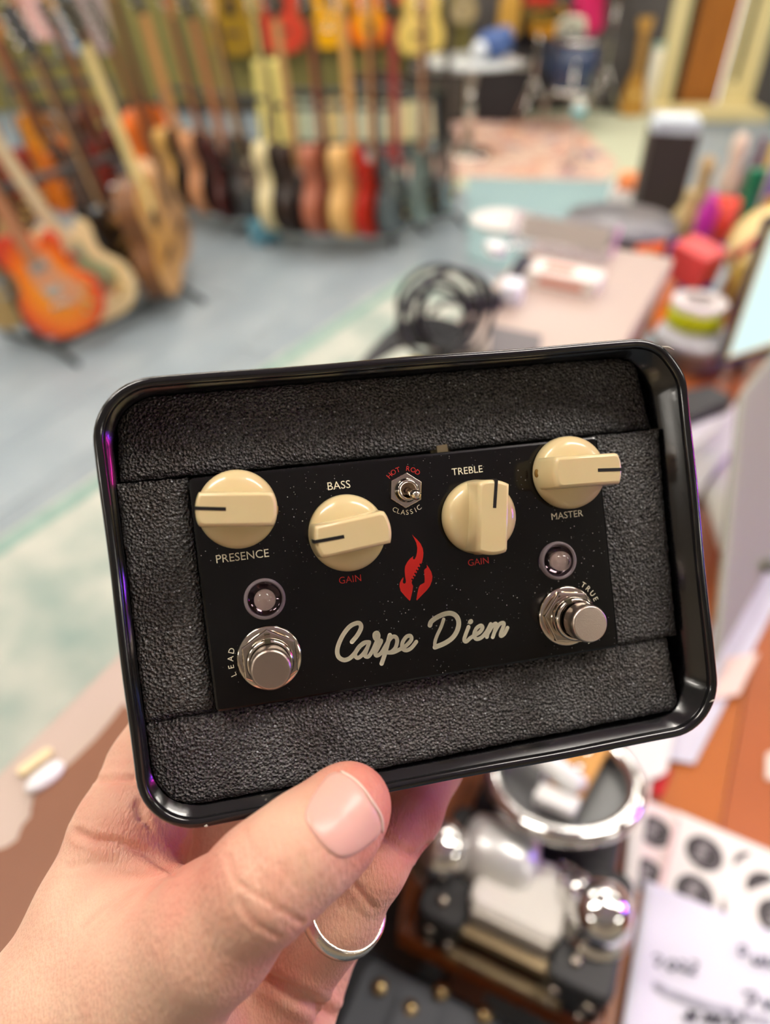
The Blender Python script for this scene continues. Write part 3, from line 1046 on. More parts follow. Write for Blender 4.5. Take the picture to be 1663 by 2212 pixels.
# pale free edge of the nail
ed = np.array([p[:2] for p in catmull([(735, 1668), (757, 1680), (778, 1698), (800, 1728), (821, 1764), (824, 1798)], 5)])
E3 = trace(ed[:, 0], ed[:, 1]); E3 = E3 + grad(E3) * .28
MB().tube([tuple(p) for p in E3], .3, 6, radii=[.12] + [.34] * (len(E3) - 2) + [.12]).build('nail_edge', M(240, 214, 196, .4), nb)

# silver ring on the ring finger
a, b_ = chains['ring'][5], chains['ring'][4]
c0 = Vector(a[:3]); ax = (Vector(b_[:3]) - Vector(chains['ring'][6][:3])).normalized()
ax = (ax + Vector((0, .0, .42))).normalized()
rr = float(a[3]) + .7
qm = Matrix.Translation(c0) @ ax.to_track_quat('Z', 'Y').to_matrix().to_4x4()
ring = MB().lathe([(rr - .9, -3.1), (rr - .2, -3.5), (rr + .75, -3.0), (rr + 1.15, 0), (rr + .75, 3.0), (rr - .2, 3.5), (rr - .9, 3.1), (rr - 1.2, 0), (rr - .9, -3.1)], 64, None, True, False)\
    .build('ring', new_mat('ring_silver', srgb(232, 224, 210), .16, 1.0, bump=(2, .08, .1)), None, HM @ qm)
tag(ring, 'plain polished silver ring on the finger below the thumb', 'ring')

# ------------------------------------------------------------------ counter ledge and desk
ZL, ZD = 1.03, 0.78
# rug on the floor beside the counter
m_rug = new_mat('sage_rug', srgb(138, 158, 150), .95, noise=(4.2, srgb(206, 204, 192), 1.1, (1, 1, 1)), bump=(220, .5, .004))
ra = at(0, 1165, 0); rb = at(850, 612, 0)
rd = (rb - ra).normalized(); rn = Vector((rd.y, -rd.x, 0)); rang = math.atan2(rd.y, rd.x)
rug = thing('floor_rug', 'long faded sage and cream vintage rug beside the counter', 'rug', TR(ra.x, ra.y, 0.0, rang))
Lr = (rb - ra).length
MB().prism(rrect(-1.2, Lr + .25, -1.1, 0, .01, 2), 0.0005, .009).build('rug_pile', m_rug, rug)
MB().box(-1.2, Lr + .25, -.075, -.02, .009, .0105).build('border_band', new_mat('rug_border', srgb(112, 146, 136), .95, noise=(14, srgb(150, 176, 166), 1)), rug)

# ledge
pa = at(0, 1668, ZL); pb = at(253, 1418, ZL)
ldir = D
l0 = pa + ldir * -0.45
farp = at(1060, 488, ZL)
LL = (farp - l0).dot(ldir)
m_ledge = new_mat('taupe_laminate', srgb(176, 156, 146), .38, noise=(3, srgb(190, 170, 156), .7))
led_t = thing('counter_ledge', 'long taupe counter ledge running from the lower left past the cable coil', 'counter', TR(l0.x, l0.y, 0, ANG))
LW = .235
MB().prism(rrect(0, LL, -LW, 0, .006, 3), ZL - .03, ZL, .002).build('ledge_top', m_ledge, led_t)
MB().box(.02, LL - .02, -LW + .005, -LW + .012, ZL - .11, ZL - .03).build('edge_strip', M(150, 116, 84, .5), led_t)
MB().box(.02, LL - .02, -LW + .02, -.03, 0, ZL - .03).build('counter_panel', new_mat('counter_brown', srgb(96, 70, 54), .5, noise=(4, srgb(80, 56, 42), 1, (1, 8, 8))), led_t)

# desk top made of strips, clipped to its outline
DA = at(858, 2012, ZD); DB = at(1262, 2215, ZD)
de = (DB - DA).normalized()
inner = l0 - Vector((-D.y, D.x, 0)) * 0 + N * (LW + .005)
dn = Vector((-de.y, de.x, 0))
poly = [DA, DA + de * 1.25, DA + de * 1.25 + D * 2.6, DA + D * 2.6 + N * .08, DA + D * .06 - N * .02]
poly = [Vector((p.x, p.y)) for p in poly]


def clip(pl, o, n_):
    out = []
    for i in range(len(pl)):
        a, c = pl[i], pl[(i + 1) % len(pl)]
        da, dc = (a - o).dot(n_), (c - o).dot(n_)
        if da >= 0:
            out.append(a)
        if (da >= 0) != (dc >= 0):
            out.append(a.lerp(c, da / (da - dc)))
    return out


desk = thing('wooden_desk', 'orange brown wooden desk of joined strips behind the counter ledge', 'desk', TR(0, 0, 0))
woods = [new_mat('desk_wood_%d' % i, srgb(*c), .33, coat=.15, noise=(5, srgb(*[int(v * .88) for v in c]), 1.0, (1, 1, 1))) for i, c in
         enumerate(((176, 96, 44), (190, 108, 44), (164, 84, 38), (182, 100, 52), (158, 82, 42)))]
D2 = Vector((D.x, D.y)); N2 = Vector((N.x, N.y))
o0 = poly[0]
SW = .062
for i in range(-9, 24):
    q = clip(clip(poly, o0 + N2 * (i * SW + .0006), N2), o0 + N2 * ((i + 1) * SW - .0006), -N2)
    if len(q) < 3:
        continue
    MB().prism([(p.x, p.y) for p in q], ZD - .035, ZD, .0008).build('strip', woods[(i * 7) % 5], desk)
for p in (poly[1] - Vector((.1, -.12)), poly[2] - Vector((.15, .12)), poly[3] + Vector((.1, -.15)), poly[0] + Vector((.12, .14))):
    MB().box(p.x - .03, p.x + .03, p.y - .03, p.y + .03, 0, ZD - .035).build('leg', woods[2], desk)

# brown leather offcut with a ragged edge on the ledge, lower left
zl = ZL + .003
lp = [at(x, y, zl) for x, y in ((268, 1520), (240, 1558), (206, 1598), (150, 1652), (100, 1694), (73, 1722), (68, 1745), (66, 1765), (48, 1785), (37, 1815), (15, 1830), (-10, 1838), (-120, 1880), (-160, 2160), (60, 2160), (300, 1900), (400, 1640))]
tag(MB().prism([(p.x, p.y) for p in reversed(lp)], ZL + .0005, ZL + .004, .0006).build('leather_piece', new_mat('brown_leather', srgb(130, 82, 54), .5, bump=(400, .2, .001), noise=(9, srgb(118, 72, 46), .8))),
    'brown leather piece with a ragged edge lying on the ledge', 'leather')
# bone stick and white lump
a, c = at(38, 1672, ZL + .004), at(112, 1618, ZL + .004)
dv = (c - a)
tag(MB().prism(rrect(0, dv.length, -.0042, .0042, .004, 4), 0, .005, .001).build('bone_stick', M(226, 206, 164, .4), None, TR(a.x, a.y, ZL + .0002, math.atan2(dv.y, dv.x))), 'short cream bone stick on the ledge beside the leather', 'stick')
p = at(98, 1680, ZL + .004)
tag(MB().sphere((0, 0, .0046), .0095, sc=(1.5, .8, .48)).sphere((.006, .002, .0042), .007, sc=(1.1, .9, .58)).build('rubber_eraser', M(236, 234, 236, .45), None, TR(p.x, p.y, ZL + .0002, R(46))), 'small white rounded eraser beside the cream stick', 'eraser')

# black studded case standing below the desk edge
cm = TR(DA.x, DA.y, 0, math.atan2(de.y, de.x))
case = thing('studded_case', 'black leather covered case with brass studs at the bottom of the picture', 'case', cm)
m_case = new_mat('black_tolex', srgb(42, 44, 48), .55, bump=(700, .6, .002))
MB().prism(rrect(-.045, .42, -.42, -.012, .02, 4), .2, .74, .006).build('case_body', m_case, case)
MB().prism(rrect(-.02, .40, -.13, -.02, .012, 4), .74, .748, .002).build('top_flap', M(84, 88, 94, .5), case)
MB().prism(rrect(.02, .055, -.16, -.03, .006, 3), .748, .754, .001).build('strap', M(92, 96, 102, .5), case)
MB().prism(rrect(.11, .36, -.30, -.075, .02, 4), .748, .753, .001).build('corner_patch', M(74, 78, 86, .5), case)
stud = MB().lathe([(.0075, 0), (.007, .002), (.0045, .004), (0, .0048)], 20).mesh('stud'); stud.materials.append(M(214, 190, 140, .2, metal=1.0))
for px_, py_ in ((820, 2130), (886, 2176), (952, 2140), (1046, 2190)):
    q = cm.inverted() @ at(px_, py_, .754)
    ob('stud', stud, None, case, TR(q.x, q.y, .752))

# ---- chrome desk machine
m_chrome = new_mat('chrome', srgb(238, 238, 236), .07, 1.0)
m_blk = new_mat('black_casting', srgb(40, 40, 40), .42, metal=.2)
m_pale = new_mat('pale_enamel', srgb(226, 222, 214), .35)
m_bar = new_mat('pale_brass_bar', srgb(168, 148, 112), .35, metal=.5)
mo = at(905, 2010, ZD)
MM = TR(mo.x, mo.y, ZD, math.atan2(de.y, de.x))
mc_ = thing('chrome_machine', 'black and chrome desk machine with ribbed pale cover, chrome domes and round dish', 'machine', MM)
def mpx(px_, py_, z):
    q = MM.inverted() @ at(px_, py_, ZD + z); return q.x, q.y
LM = mpx(1290, 2170, .0)[0]
MB().prism(rrect(-.004, .040, -.008, .10, .012, 5), 0, .062, .004).build('end_plate', m_blk, mc_)
MB().prism(rrect(LM - .050, LM + .004, -.008, .10, .012, 5), 0, .062, .004).build('end_plate', m_blk, mc_)
MB().box(.03, LM - .03, .004, .095, .004, .05).build('core', M(22, 22, 24, .5), mc_)
for z_, y_ in ((.046, -.002), (.014, -.012)):
    mbb = MB()
    for q in range(5):
        mbb.box(.028, LM - .030, y_ + q * .0016, y_ + q * .0016 + .0011, z_ - .008, z_ + .006 + q * .0006)
    mbb.build('slat_bar', m_bar, mc_)
cov = MB().prism(rrect(.036, LM - .046, .012, .074, .012, 6), .05, .078, .005)
cov.build('ribbed_cover', m_pale, mc_)
for q in range(7):
    MB().box(.042, LM - .052, .0085, .0125, .050 + q * .0036, .0518 + q * .0036).build('rib', M(206, 200, 188, .4), mc_)
bolt = MB().lathe([(.0048, 0), (.0046, .003), (.003, .0048), (0, .005)], 16).mesh('bolt'); bolt.materials.append(M(190, 180, 166, .25, metal=1.0))
for x_, y_, z_, f in ((.012, -.008, .016, 1), (.012, -.008, .046, 1), (.030, -.008, .030, 1), (LM - .040, -.008, .046, 1), (LM - .012, -.008, .046, 1), (LM - .040, -.008, .016, 1), (LM - .014, -.008, .016, 1),
                      (.016, .010, .062, 0), (LM - .030, .012, .062, 0), (LM - .012, .03, .062, 0), (LM - .044, .06, .062, 0), (.008, .04, .062, 0)):
    ob('bolt', bolt, None, mc_, TR(x_, y_, z_) @ (Matrix.Rotation(R(90), 4, 'X') if f else Matrix.Identity(4)))
dome = MB().lathe([(.030, 0), (.030, .004), (.026, .006), (.0245, .010), (.026, .016), (.0265, .026), (.023, .036), (.015, .044), (.006, .0475), (0, .048)], 40).mesh('chrome_dome'); dome.materials.append(m_chrome)
x_, y_ = mpx(1290, 1985, .07); ob('chrome_dome', dome, None, mc_, TR(x_, y_, .062))
x_, y_ = mpx(955, 1838, .07); ob('chrome_dome', dome, None, mc_, TR(x_, y_, .050))
x_, y_ = mpx(1235, 1905, .08)
MB().cyl((x_ - .02, y_ + .02, .05), (x_ + .005, y_ - .005, .085), .012).sphere((x_ + .006, y_ - .006, .086), .014).build('chrome_elbow', m_chrome, mc_)
x_, y_ = mpx(1000, 1800, .08)
MB().lathe([(0, 0), (.020, .002), (.028, .008), (.031, .02), (.031, .056), (.026, .066), (.012, .07), (0, .07)], 32, TR(x_, y_, .066, 0, 0, R(90))).build('chrome_barrel', new_mat('satin_chrome', srgb(240, 242, 240), .3, .55), mc_)
# dish with chrome hoop, pedestal, arm and brass plate
x_, y_ = mpx(1215, 1690, .10)
RH = .064
hp = Matrix.Translation((x_, y_, .105)) @ Euler((R(-14), R(-10), 0)).to_matrix().to_4x4()
MB().lathe([(RH, -.010), (RH - .001, -.004), (RH - .012, -.013), (0, -.016)], 48, hp).build('dish', M(112, 114, 114, .35, metal=.3), mc_)
MB().tube([hp @ Vector((RH * math.cos(t), RH * math.sin(t), 0)) for t in [2 * math.pi * q / 64 for q in range(64)]], .0085, 14, True).build('chrome_hoop', m_chrome, mc_)
MB().lathe([(.022, .05), (.014, .056), (.011, .07), (.016, .09), (.02, .094)], 24, TR(x_, y_, 0)).build('pedestal', m_chrome, mc_)
MB().tube([hp @ Vector((-.10, .048, .016)), hp @ Vector((.018, -.020, .016))], .0105, 16).build('white_arm', M(240, 242, 240, .25), mc_)
MB().box(-.016, .016, -.045, .045, .004, .009, hp @ TR(.012, .022, 0, R(-8))).build('brass_plate', M(190, 138, 72, .35, metal=.4), mc_)
MB().box(-.018, .018, -.009, .009, .004, .012, hp @ TR(.002, -.034, 0, R(-8))).build('arm_block', M(232, 232, 230, .35), mc_)
for q in (-.01, .012):
    MB().lathe([(.005, 0), (.004, .002), (0, .003)], 14, hp @ TR(.012 + q * .1, .022 + q, .009)).build('screw', m_chrome, mc_)
MB().prism(rrect(.01, LM - .012, .10, .19, .01, 4), 0, .045, .004).build('rear_block', m_blk, mc_)

# white folded leaflet between machine and sticker sheets
wl = [at(x, y, ZD + .012) for x, y in ((1384, 1560), (1424, 1560), (1366, 1990), (1340, 1990))]
lf_ = MB().prism([(p.x, p.y) for p in reversed(wl)], ZD + .0018, ZD + .012, .001)
tag(lf_.build('leaflet_stack', M(238, 234, 224, .6)), 'narrow stack of white leaflets between the machine and the stickers', 'leaflets')


def flat(name, px4, z, th, mat, label, cat, parent=None, mx=None):
    p4 = [at(x, y, z) for x, y in px4]
    ar = sum(p4[i].x * p4[(i + 1) % len(p4)].y - p4[(i + 1) % len(p4)].x * p4[i].y for i in range(len(p4)))
    if ar < 0:
        p4.reverse()
    o = MB().prism([(p.x, p.y) for p in p4], z - th, z).build(name, mat, parent)
    if label:
        tag(o, label, cat)
    return o


def sheet_axes(px4, z):
    a, b_, c, d = [at(x, y, z) for x, y in px4]
    return a, (b_ - a), (d - a)


sA = [(1398, 1728), (1466, 1756), (1420, 1940), (1358, 1912)]
sB = [(1462, 1752), (1800, 1895), (1740, 2110), (1408, 1950)]
m_st = M(58, 52, 54, .4)
m_stg = M(150, 144, 144, .5)


def sticker(parent, px_, py_, z, r, a0=0, a1=360, rot=0):
    c = at(px_, py_, z)
    mb = MB()
    n = 32
    pts = [(r * math.cos(R(a0 + (a1 - a0) * i / n)), r * math.sin(R(a0 + (a1 - a0) * i / n))) for i in range(n + (0 if a1 - a0 >= 360 else 1))]
    mb.prism(pts, 0, .0003)
    o = mb.build('sticker', m_st, parent, TR(c.x, c.y, z, rot))
    if a1 - a0 >= 360:
        k = MB()
        for q in range(24):
            t0, t1 = R(-70 + 140 * q / 24), R(-70 + 140 * (q + 1) / 24)
            k.add([(r * .80 * math.cos(t0), r * .80 * math.sin(t0), 0), (r * .84 * math.cos(t0), r * .84 * math.sin(t0), 0), (r * .84 * math.cos(t1), r * .84 * math.sin(t1), 0), (r * .80 * math.cos(t1), r * .80 * math.sin(t1), 0)], [(0, 1, 2, 3)])
        for y0, x0 in ((-.5, -.12), (-.3, -.02), (-.1, -.16), (.1, -.02), (.3, -.14), (.5, .0)):
            k.box((x0 - .28) * r, (x0 + .16) * r, (y0 - .07) * r, (y0 + .08) * r, 0, .00002)
        k.build('sticker_logo', m_stg, o, TR(0, 0, .00035, R(-12)))
    return o


sa = flat('sticker_sheet', sA, ZD + .0012, .0009, M(240, 222, 216, .5), 'pinkish sheet with two round black stickers next to the machine', 'sticker sheet')
sb_ = flat('sticker_sheet', sB, ZD + .0030, .0009, M(236, 232, 224, .5), 'white sheet of round black stickers, some peeled, at the right edge', 'sticker sheet')
ang_s = math.atan2(de.y, de.x)
for px_, py_ in ((1414, 1796), (1396, 1890)):
    sticker(sa, px_, py_, ZD + .0013, .0165, rot=ang_s)
for px_, py_, a0, a1 in ((1521, 1843, 0, 360), (1500, 1930, 0, 360), (1680, 1985, 0, 360), (1625, 1880, 95, 190), (1654, 1925, 60, 205), (1600, 1975, 150, 235)):
    sticker(sb_, px_, py_, ZD + .0031, .0178, a0, a1, rot=ang_s)
flat('pink_strip', [(1460, 1765), (1470, 1769), (1424, 1950), (1412, 1945)], ZD + .0032, .0001, M(232, 196, 192, .5), None, None, sb_)

# handwritten delivery note, upside down, lower right
zi = ZD + .004
m_paper = new_mat('white_paper', srgb(222, 222, 232), .6)
gi = 18
i4 = [at(x, y, zi) for x, y in ((1392, 1902), (1790, 2060), (1760, 2420), (1302, 2420))]
vs, fs = [], []
for j in range(gi + 1):
    for i in range(gi + 1):
        u, v = i / gi, j / gi
        p = i4[0].lerp(i4[1], u).lerp(i4[3].lerp(i4[2], u), v)
        p.z = zi + .010 * max(0, .18 - u) / .18 * (0.3 + v) + .004 * math.sin(v * 3.1)
        vs.append(tuple(p))
for j in range(gi):
    for i in range(gi):
        a = j * (gi + 1) + i
        fs.append((a, a + gi + 1, a + gi + 2, a + 1))
note = MB().add(vs, fs, True).build('paper_note', m_paper)
sm_ = note.modifiers.new('thick', 'SOLIDIFY'); sm_.thickness = .0004; sm_.offset = -1
tag(note, 'white handwritten paper note lying upside down at lower right', 'paper')
m_ink = M(78, 80, 96, .6)
m_ink2 = M(46, 46, 58, .6)


def ink(strokes, wpx, mat, label):
    mb = MB()
    for st in strokes:
        w_ = [at(x, y, zi + .0062) for x, y in catmull([(x, y, 0) for x, y in st], 4) for x, y in [(x, y)]] if False else [at(p.x, p.y, zi + .0062) for p in catmull([(x, y, 0) for x, y in st], 4)]
        hw = wpx / 2200 / 2
        for a, c in zip(w_, w_[1:]):
            d = c - a
            if d.length < 1e-7:
                continue
            n_ = Vector((-d.y, d.x, 0)).normalized() * hw
            mb.add([a - n_ - d * .1, c - n_ + d * .1, c + n_ + d * .1, a + n_ - d * .1], [(0, 1, 2, 3)])
    o = mb.build('handwriting', mat, note)
    o['kind'] = 'stuff'
    o['label'] = label


ink([[(1405, 2066), (1422, 2064), (1428, 2074), (1416, 2084), (1424, 2086)],
     [(1452, 2074), (1442, 2082), (1446, 2094), (1458, 2092), (1460, 2080), (1452, 2074)],
     [(1468, 2076), (1480, 2080), (1478, 2094), (1466, 2092), (1482, 2098)],
     [(1494, 2076), (1506, 2080), (1500, 2092), (1486, 2100), (1504, 2104)]], 4.5, m_ink, 'handwritten figures')
ink([[(1594, 2046), (1608, 2044), (1612, 2056), (1600, 2062), (1598, 2054)],
     [(1632, 2062), (1626, 2078), (1640, 2082), (1646, 2066), (1650, 2086)], [(1656, 2066), (1662, 2088), (1676, 2076), (1668, 2066)],
     [(1606, 2144), (1630, 2144), (1632, 2158), (1614, 2166), (1626, 2168)], [(1650, 2156), (1654, 2180), (1666, 2162), (1674, 2184)]], 5, m_ink, 'handwritten figures')
ink([[(1478, 2192), (1484, 2204), (1492, 2182), (1498, 2206), (1504, 2184)], [(1514, 2202), (1516, 2206)], [(1522, 2208), (1526, 2190), (1532, 2208), (1540, 2192), (1546, 2212), (1554, 2196), (1560, 2214)], [(1572, 2212), (1580, 2198), (1588, 2216), (1598, 2202)]], 6, m_ink2, 'dark handwritten word')
ink([[(1408, 2126), (1460, 2150), (1540, 2176), (1663, 2206)]], 15, M(176, 176, 188, .6), 'thick grey printed line')

# loose papers to the right of the tin
flat('paper_sheet', [(1545, 1330), (1700, 1130), (1700, 1260), (1500, 1650), (1440, 1640)], ZD + .006, .0006, M(205, 204, 214, .6), 'pale lilac paper sheet sticking out right of the tin', 'paper')
flat('paper_sheet', [(1330, 1560), (1466, 1540), (1440, 1668), (1420, 1680), (1372, 1690)], ZD + .016, .0006, M(232, 230, 226, .6), 'white paper corner below the right end of the tin', 'paper')
flat('red_card', [(1425, 1640), (1452, 1665), (1430, 1722), (1405, 1712)], ZD + .004, .001, M(196, 14, 26, .4), 'small bright red card on the desk below the tin', 'card')
flat('pink_card', [(1570, 1420), (1640, 1410), (1596, 1500), (1536, 1512)], ZD + .010, .0012, M(232, 206, 192, .5), 'pale pink rounded card above the lilac sheet', 'card')
flat('white_card', [(1656, 1628), (1720, 1600), (1720, 1690), (1654, 1682)], ZD + .003, .002, M(236, 216, 200, .5), 'small pale card at the right edge of the desk', 'card')

# papers and cables above: white sheets behind the grey panel
flat('paper_sheet', [(1478, 925), (1600, 880), (1640, 905), (1545, 1010), (1500, 1080)], ZD + .03, .0175, M(236, 234, 236, .6), 'white paper pile behind the right edge of the tin', 'paper')
flat('paper_sheet', [(1520, 1060), (1612, 930), (1640, 950), (1560, 1180)], ZD + .012, .012, M(228, 226, 214, .6), 'cream paper sheet beside the grey panel', 'paper')
flat('black_box', [(1462, 846), (1535, 832), (1585, 858), (1488, 902)], ZD + .05, .05, M(44, 42, 44, .5), 'low black box behind the upper right corner of the tin', 'box')
p0, p1, p2 = at(1470, 985, ZD + .05), at(1540, 930, ZD + .052), at(1660, 800, ZD + .06)
tag(MB().tube(catmull([p0, p1, p2, at(1760, 720, ZD + .06)], 8), .004, 8).build('white_cable', M(232, 230, 228, .45)), 'thin white cable lying across the papers right of the tin', 'cable')

# grey upright panel (back of a screen) close on the right
q0, q1 = at(1548, 1440, ZD + .045), at(1606, 850, ZD + .19)
q3 = at(1740, 1090, ZD + .045)
q2 = q1 + q3 - q0
nrm = (q1 - q0).cross(q3 - q0).normalized()
pn = MB()
quad = [q0, q3, q2, q1]
pn.add([tuple(p) for p in quad] + [tuple(p + nrm * .012) for p in quad], [(0, 1, 2, 3), (7, 6, 5, 4), (0, 4, 5, 1), (1, 5, 6, 2), (2, 6, 7, 3), (3, 7, 4, 0)])
sp_ = thing('monitor', 'large pale grey screen back standing at the right edge', 'monitor', TR(0, 0, 0))
o = pn.build('panel_shell', M(146, 146, 132, .5), sp_)
md = o.modifiers.new('bev', 'BEVEL'); md.width = .008; md.segments = 3
MB().tube([q0 * .5 + q3 * .5 + Vector((0, 0, .02)), Vector(((q0.x + q3.x) / 2 + .02, (q0.y + q3.y) / 2 + .06, ZD + .003))], .01, 10).build('foot', M(120, 118, 112, .4), sp_)

# ------------------------------------------------------------------ clutter on the ledge and the far end of the desk
# coiled black cable
rs2 = random.Random(5)
cc = at(962, 690, ZL + .05)
cab = thing('coiled_cable', 'heap of coiled black cable on the ledge above the tin', 'cable', TR(cc.x, cc.y, ZL))
m_cab = new_mat('black_rubber', srgb(46, 47, 50), .42)
for k in range(6):
    rr_ = rs2.uniform(.040, .060)
    e = Euler((R(rs2.uniform(52, 74)), R(rs2.uniform(-10, 14)), R(rs2.uniform(-20, 30)))).to_matrix()
    pts = [e @ Vector((rr_ * (1 + .06 * math.sin(2 * t + k)) * math.cos(t), rr_ * math.sin(t), .004 * math.sin(3 * t))) for t in [2 * math.pi * q / 40 for q in range(40)]]
    mz = min(p.z for p in pts)
    off = Vector((rs2.uniform(-.02, .02), rs2.uniform(-.025, .025), .005 - mz + rs2.uniform(0, .012)))
    MB().tube([p + off for p in pts], .0036, 8, True).build('cable_loop', m_cab, cab)
for k in range(7):
    w0 = [at(1015 - 6 * k, 712 + 7 * k, ZL + .02) - cab.location, at(930 - 9 * k, 690 + 9 * k, ZL + .03 - .002 * k) - cab.location, at(850 - 10 * k, 715 + 13 * k, ZL + .012) - cab.location, at(770 - 12 * k, 800 + 15 * k, ZL + .005) - cab.location]
    MB().tube(catmull(w0, 10), .0042, 8).build('cable_run', m_cab, cab)
bx_ = [at(x, y, ZL + .035) for x, y in ((1062, 700), (1172, 722), (1156, 790), (1056, 770))]
tag(MB().prism([(p.x, p.y) for p in reversed(bx_)], ZL, ZL + .035, .003).build('grey_box', M(104, 98, 100, .5)), 'small flat dark grey box between the cable heap and the tin', 'box')
gp = at(872, 800, ZL + .003)
tag(MB().prism(rrect(-.045, .055, -.02, .02, .006, 3), 0, .006, .001).build('yellow_label', M(226, 202, 132, .5), None, TR(gp.x, gp.y, ZL, R(25))), 'yellowish paper label under the black cables', 'label')
# plug and adaptor
pg = at(1044, 650, ZL + .012)
ad_ = thing('power_adaptor', 'black power adaptor with short lead next to the cable heap', 'adaptor', TR(pg.x, pg.y, ZL, R(20)))
MB().prism(rrect(-.026, .026, -.014, .014, .005, 4), 0, .024, .003).build('adaptor_body', M(38, 36, 38, .4), ad_)
MB().tube([(-.026, 0, .012), (-.06, .01, .016), (-.09, -.01, .01)], .004, 8).build('lead', m_cab, ad_)
pq = at(1108, 622, ZL + .02)
tag(MB().prism(rrect(-.016, .016, -.022, .022, .008, 4), 0, .03, .005).build('plug_cover', M(232, 234, 244, .35), None, TR(pq.x, pq.y, ZL, R(-15))), 'small glossy white plug cover on the ledge', 'plug')
a, c = at(1104, 605, ZL + .01), at(1140, 560, ZL + .02)
tag(MB().tube([a, a.lerp(c, .5) + Vector((.004, 0, .012)), c], .011, 10, radii=[.007, .013, .008]).build('spectacle_case', M(58, 60, 70, .4)), 'dark slate spectacle case beside the white red-printed box', 'case')

# white carton with red print
bx2 = thing('carton', 'flat white carton with red print on the ledge', 'box', TR(*at(1222, 590, ZL + .02).xy, ZL, ANG - R(90)))
MB().prism(rrect(-.056, .056, -.026, .028, .002, 2), 0, .024, .001).build('carton_body', M(236, 228, 220, .55), bx2)
MB().box(-.035, .012, -.014, .016, .024, .0244).build('red_print', M(226, 120, 100, .5), bx2)
MB().box(-.035, .035, -.0266, -.0262, .006, .018).build('red_print', M(222, 150, 130, .5), bx2)
# acrylic leaflet stand and pale dish
ac = at(1226, 540, ZL)
as_ = thing('acrylic_stand', 'clear acrylic leaflet stand with pinkish edges behind the white carton', 'stand', TR(ac.x, ac.y, ZL + .0016, ANG - R(90)))
m_acr = new_mat('acrylic', (.92, .88, .9), .05, trans=.85, ior=1.2)
MB().box(-.10, .075, -.002, .002, 0, .05, Matrix.Rotation(R(-22), 4, 'X')).build('back_pane', m_acr, as_)
MB().box(-.10, .075, -.045, .0, .0005, .0035).build('base_pane', m_acr, as_)
MB().box(.074, .080, -.003, .003, 0, .05, Matrix.Rotation(R(-22), 4, 'X')).build('edge', M(206, 150, 196, .3), as_)
MB().box(-.104, -.099, -.003, .003, 0, .05, Matrix.Rotation(R(-22), 4, 'X')).build('edge', M(206, 170, 186, .3), as_)
MB().box(-.09, .065, -.0005, .0012, .006, .044, Matrix.Translation((0, -.003, 0)) @ Matrix.Rotation(R(-22), 4, 'X')).build('insert_card', M(178, 168, 158, .6), as_)
ds = at(1086, 480, ZL + .012)
tag(MB().lathe([(0, .002), (.03, .001), (.045, .006), (.062, .016), (.060, .018), (.042, .008), (0, .005)], 36, None, True, False).build('pale_dish', M(206, 202, 196, .35), None, TR(ds.x, ds.y, ZL)), 'shallow pale round dish at the far end of the ledge', 'dish')
wt = at(1070, 536, ZL + .01)
tag(MB().prism(rrect(-.014, .014, -.02, .02, .006, 4), 0, .018, .003).build('paper_tissue', M(240, 240, 240, .7), None, TR(wt.x, wt.y, ZL, R(15))), 'white folded tissue in front of the pale dish', 'tissue')

# round black stand with grey disc top
sc_ = at(1342, 615, ZD)
Zt = ZD + .20
st_c = at(1342, 476, Zt)
rs_t = thing('disc_stand', 'black column stand with a round grey disc on top', 'stand', TR(st_c.x, st_c.y, ZD))
MB().lathe([(.055, 0), (.055, .008), (.04, .012), (.03, .02), (.028, .12), (.034, .17), (.05, .19)], 32).build('column', M(24, 22, 24, .4), rs_t)
MB().lathe([(.05, .186), (.113, .190), (.116, .196), (.114, .202), (0, .203)], 56).build('disc_top', M(118, 116, 120, .3), rs_t)

# dark brown plinth with leaflets, white box by it
pc = at(1458, 262, .84)
pl = thing('display_plinth', 'tall dark brown plinth stacked with white leaflets', 'plinth', TR(pc.x, pc.y, .0108, R(-8)))
MB().prism(rrect(-.085, .085, -.07, .07, .004, 2), 0, .80, .002).build('plinth_body', M(60, 50, 46, .5), pl)
MB().box(.0855, .09, -.07, .07, 0, .80).build('edge_trim', M(110, 70, 64, .5), pl)
for k in range(6):
    MB().box(-.083 + .004 * (k % 3), .078 + .005 * (k % 2), -.07, .07 - .008 * (k % 2), .801 + k * .008, .807 + k * .008, Matrix.Rotation(R(3 * (k % 3) - 3), 4, 'Z')).build('leaflet', M(226 - 8 * (k % 2), 228, 236, .5), pl)
wb_ = at(1345, 470, 0)
b3 = thing('poster_box', 'white box with an orange top standing left of the dark plinth', 'box', TR(wb_.x + .02, wb_.y - .1, 0, R(-20)))
MB().prism(rrect(-.15, .15, -.10, .10, .004, 2), 0, .20, .003).build('box_body', M(232, 226, 220, .5), b3)
MB().prism(rrect(-.12, .145, -.09, .09, .03, 4), .20, .27, .02).build('orange_top', M(228, 132, 74, .5), b3)

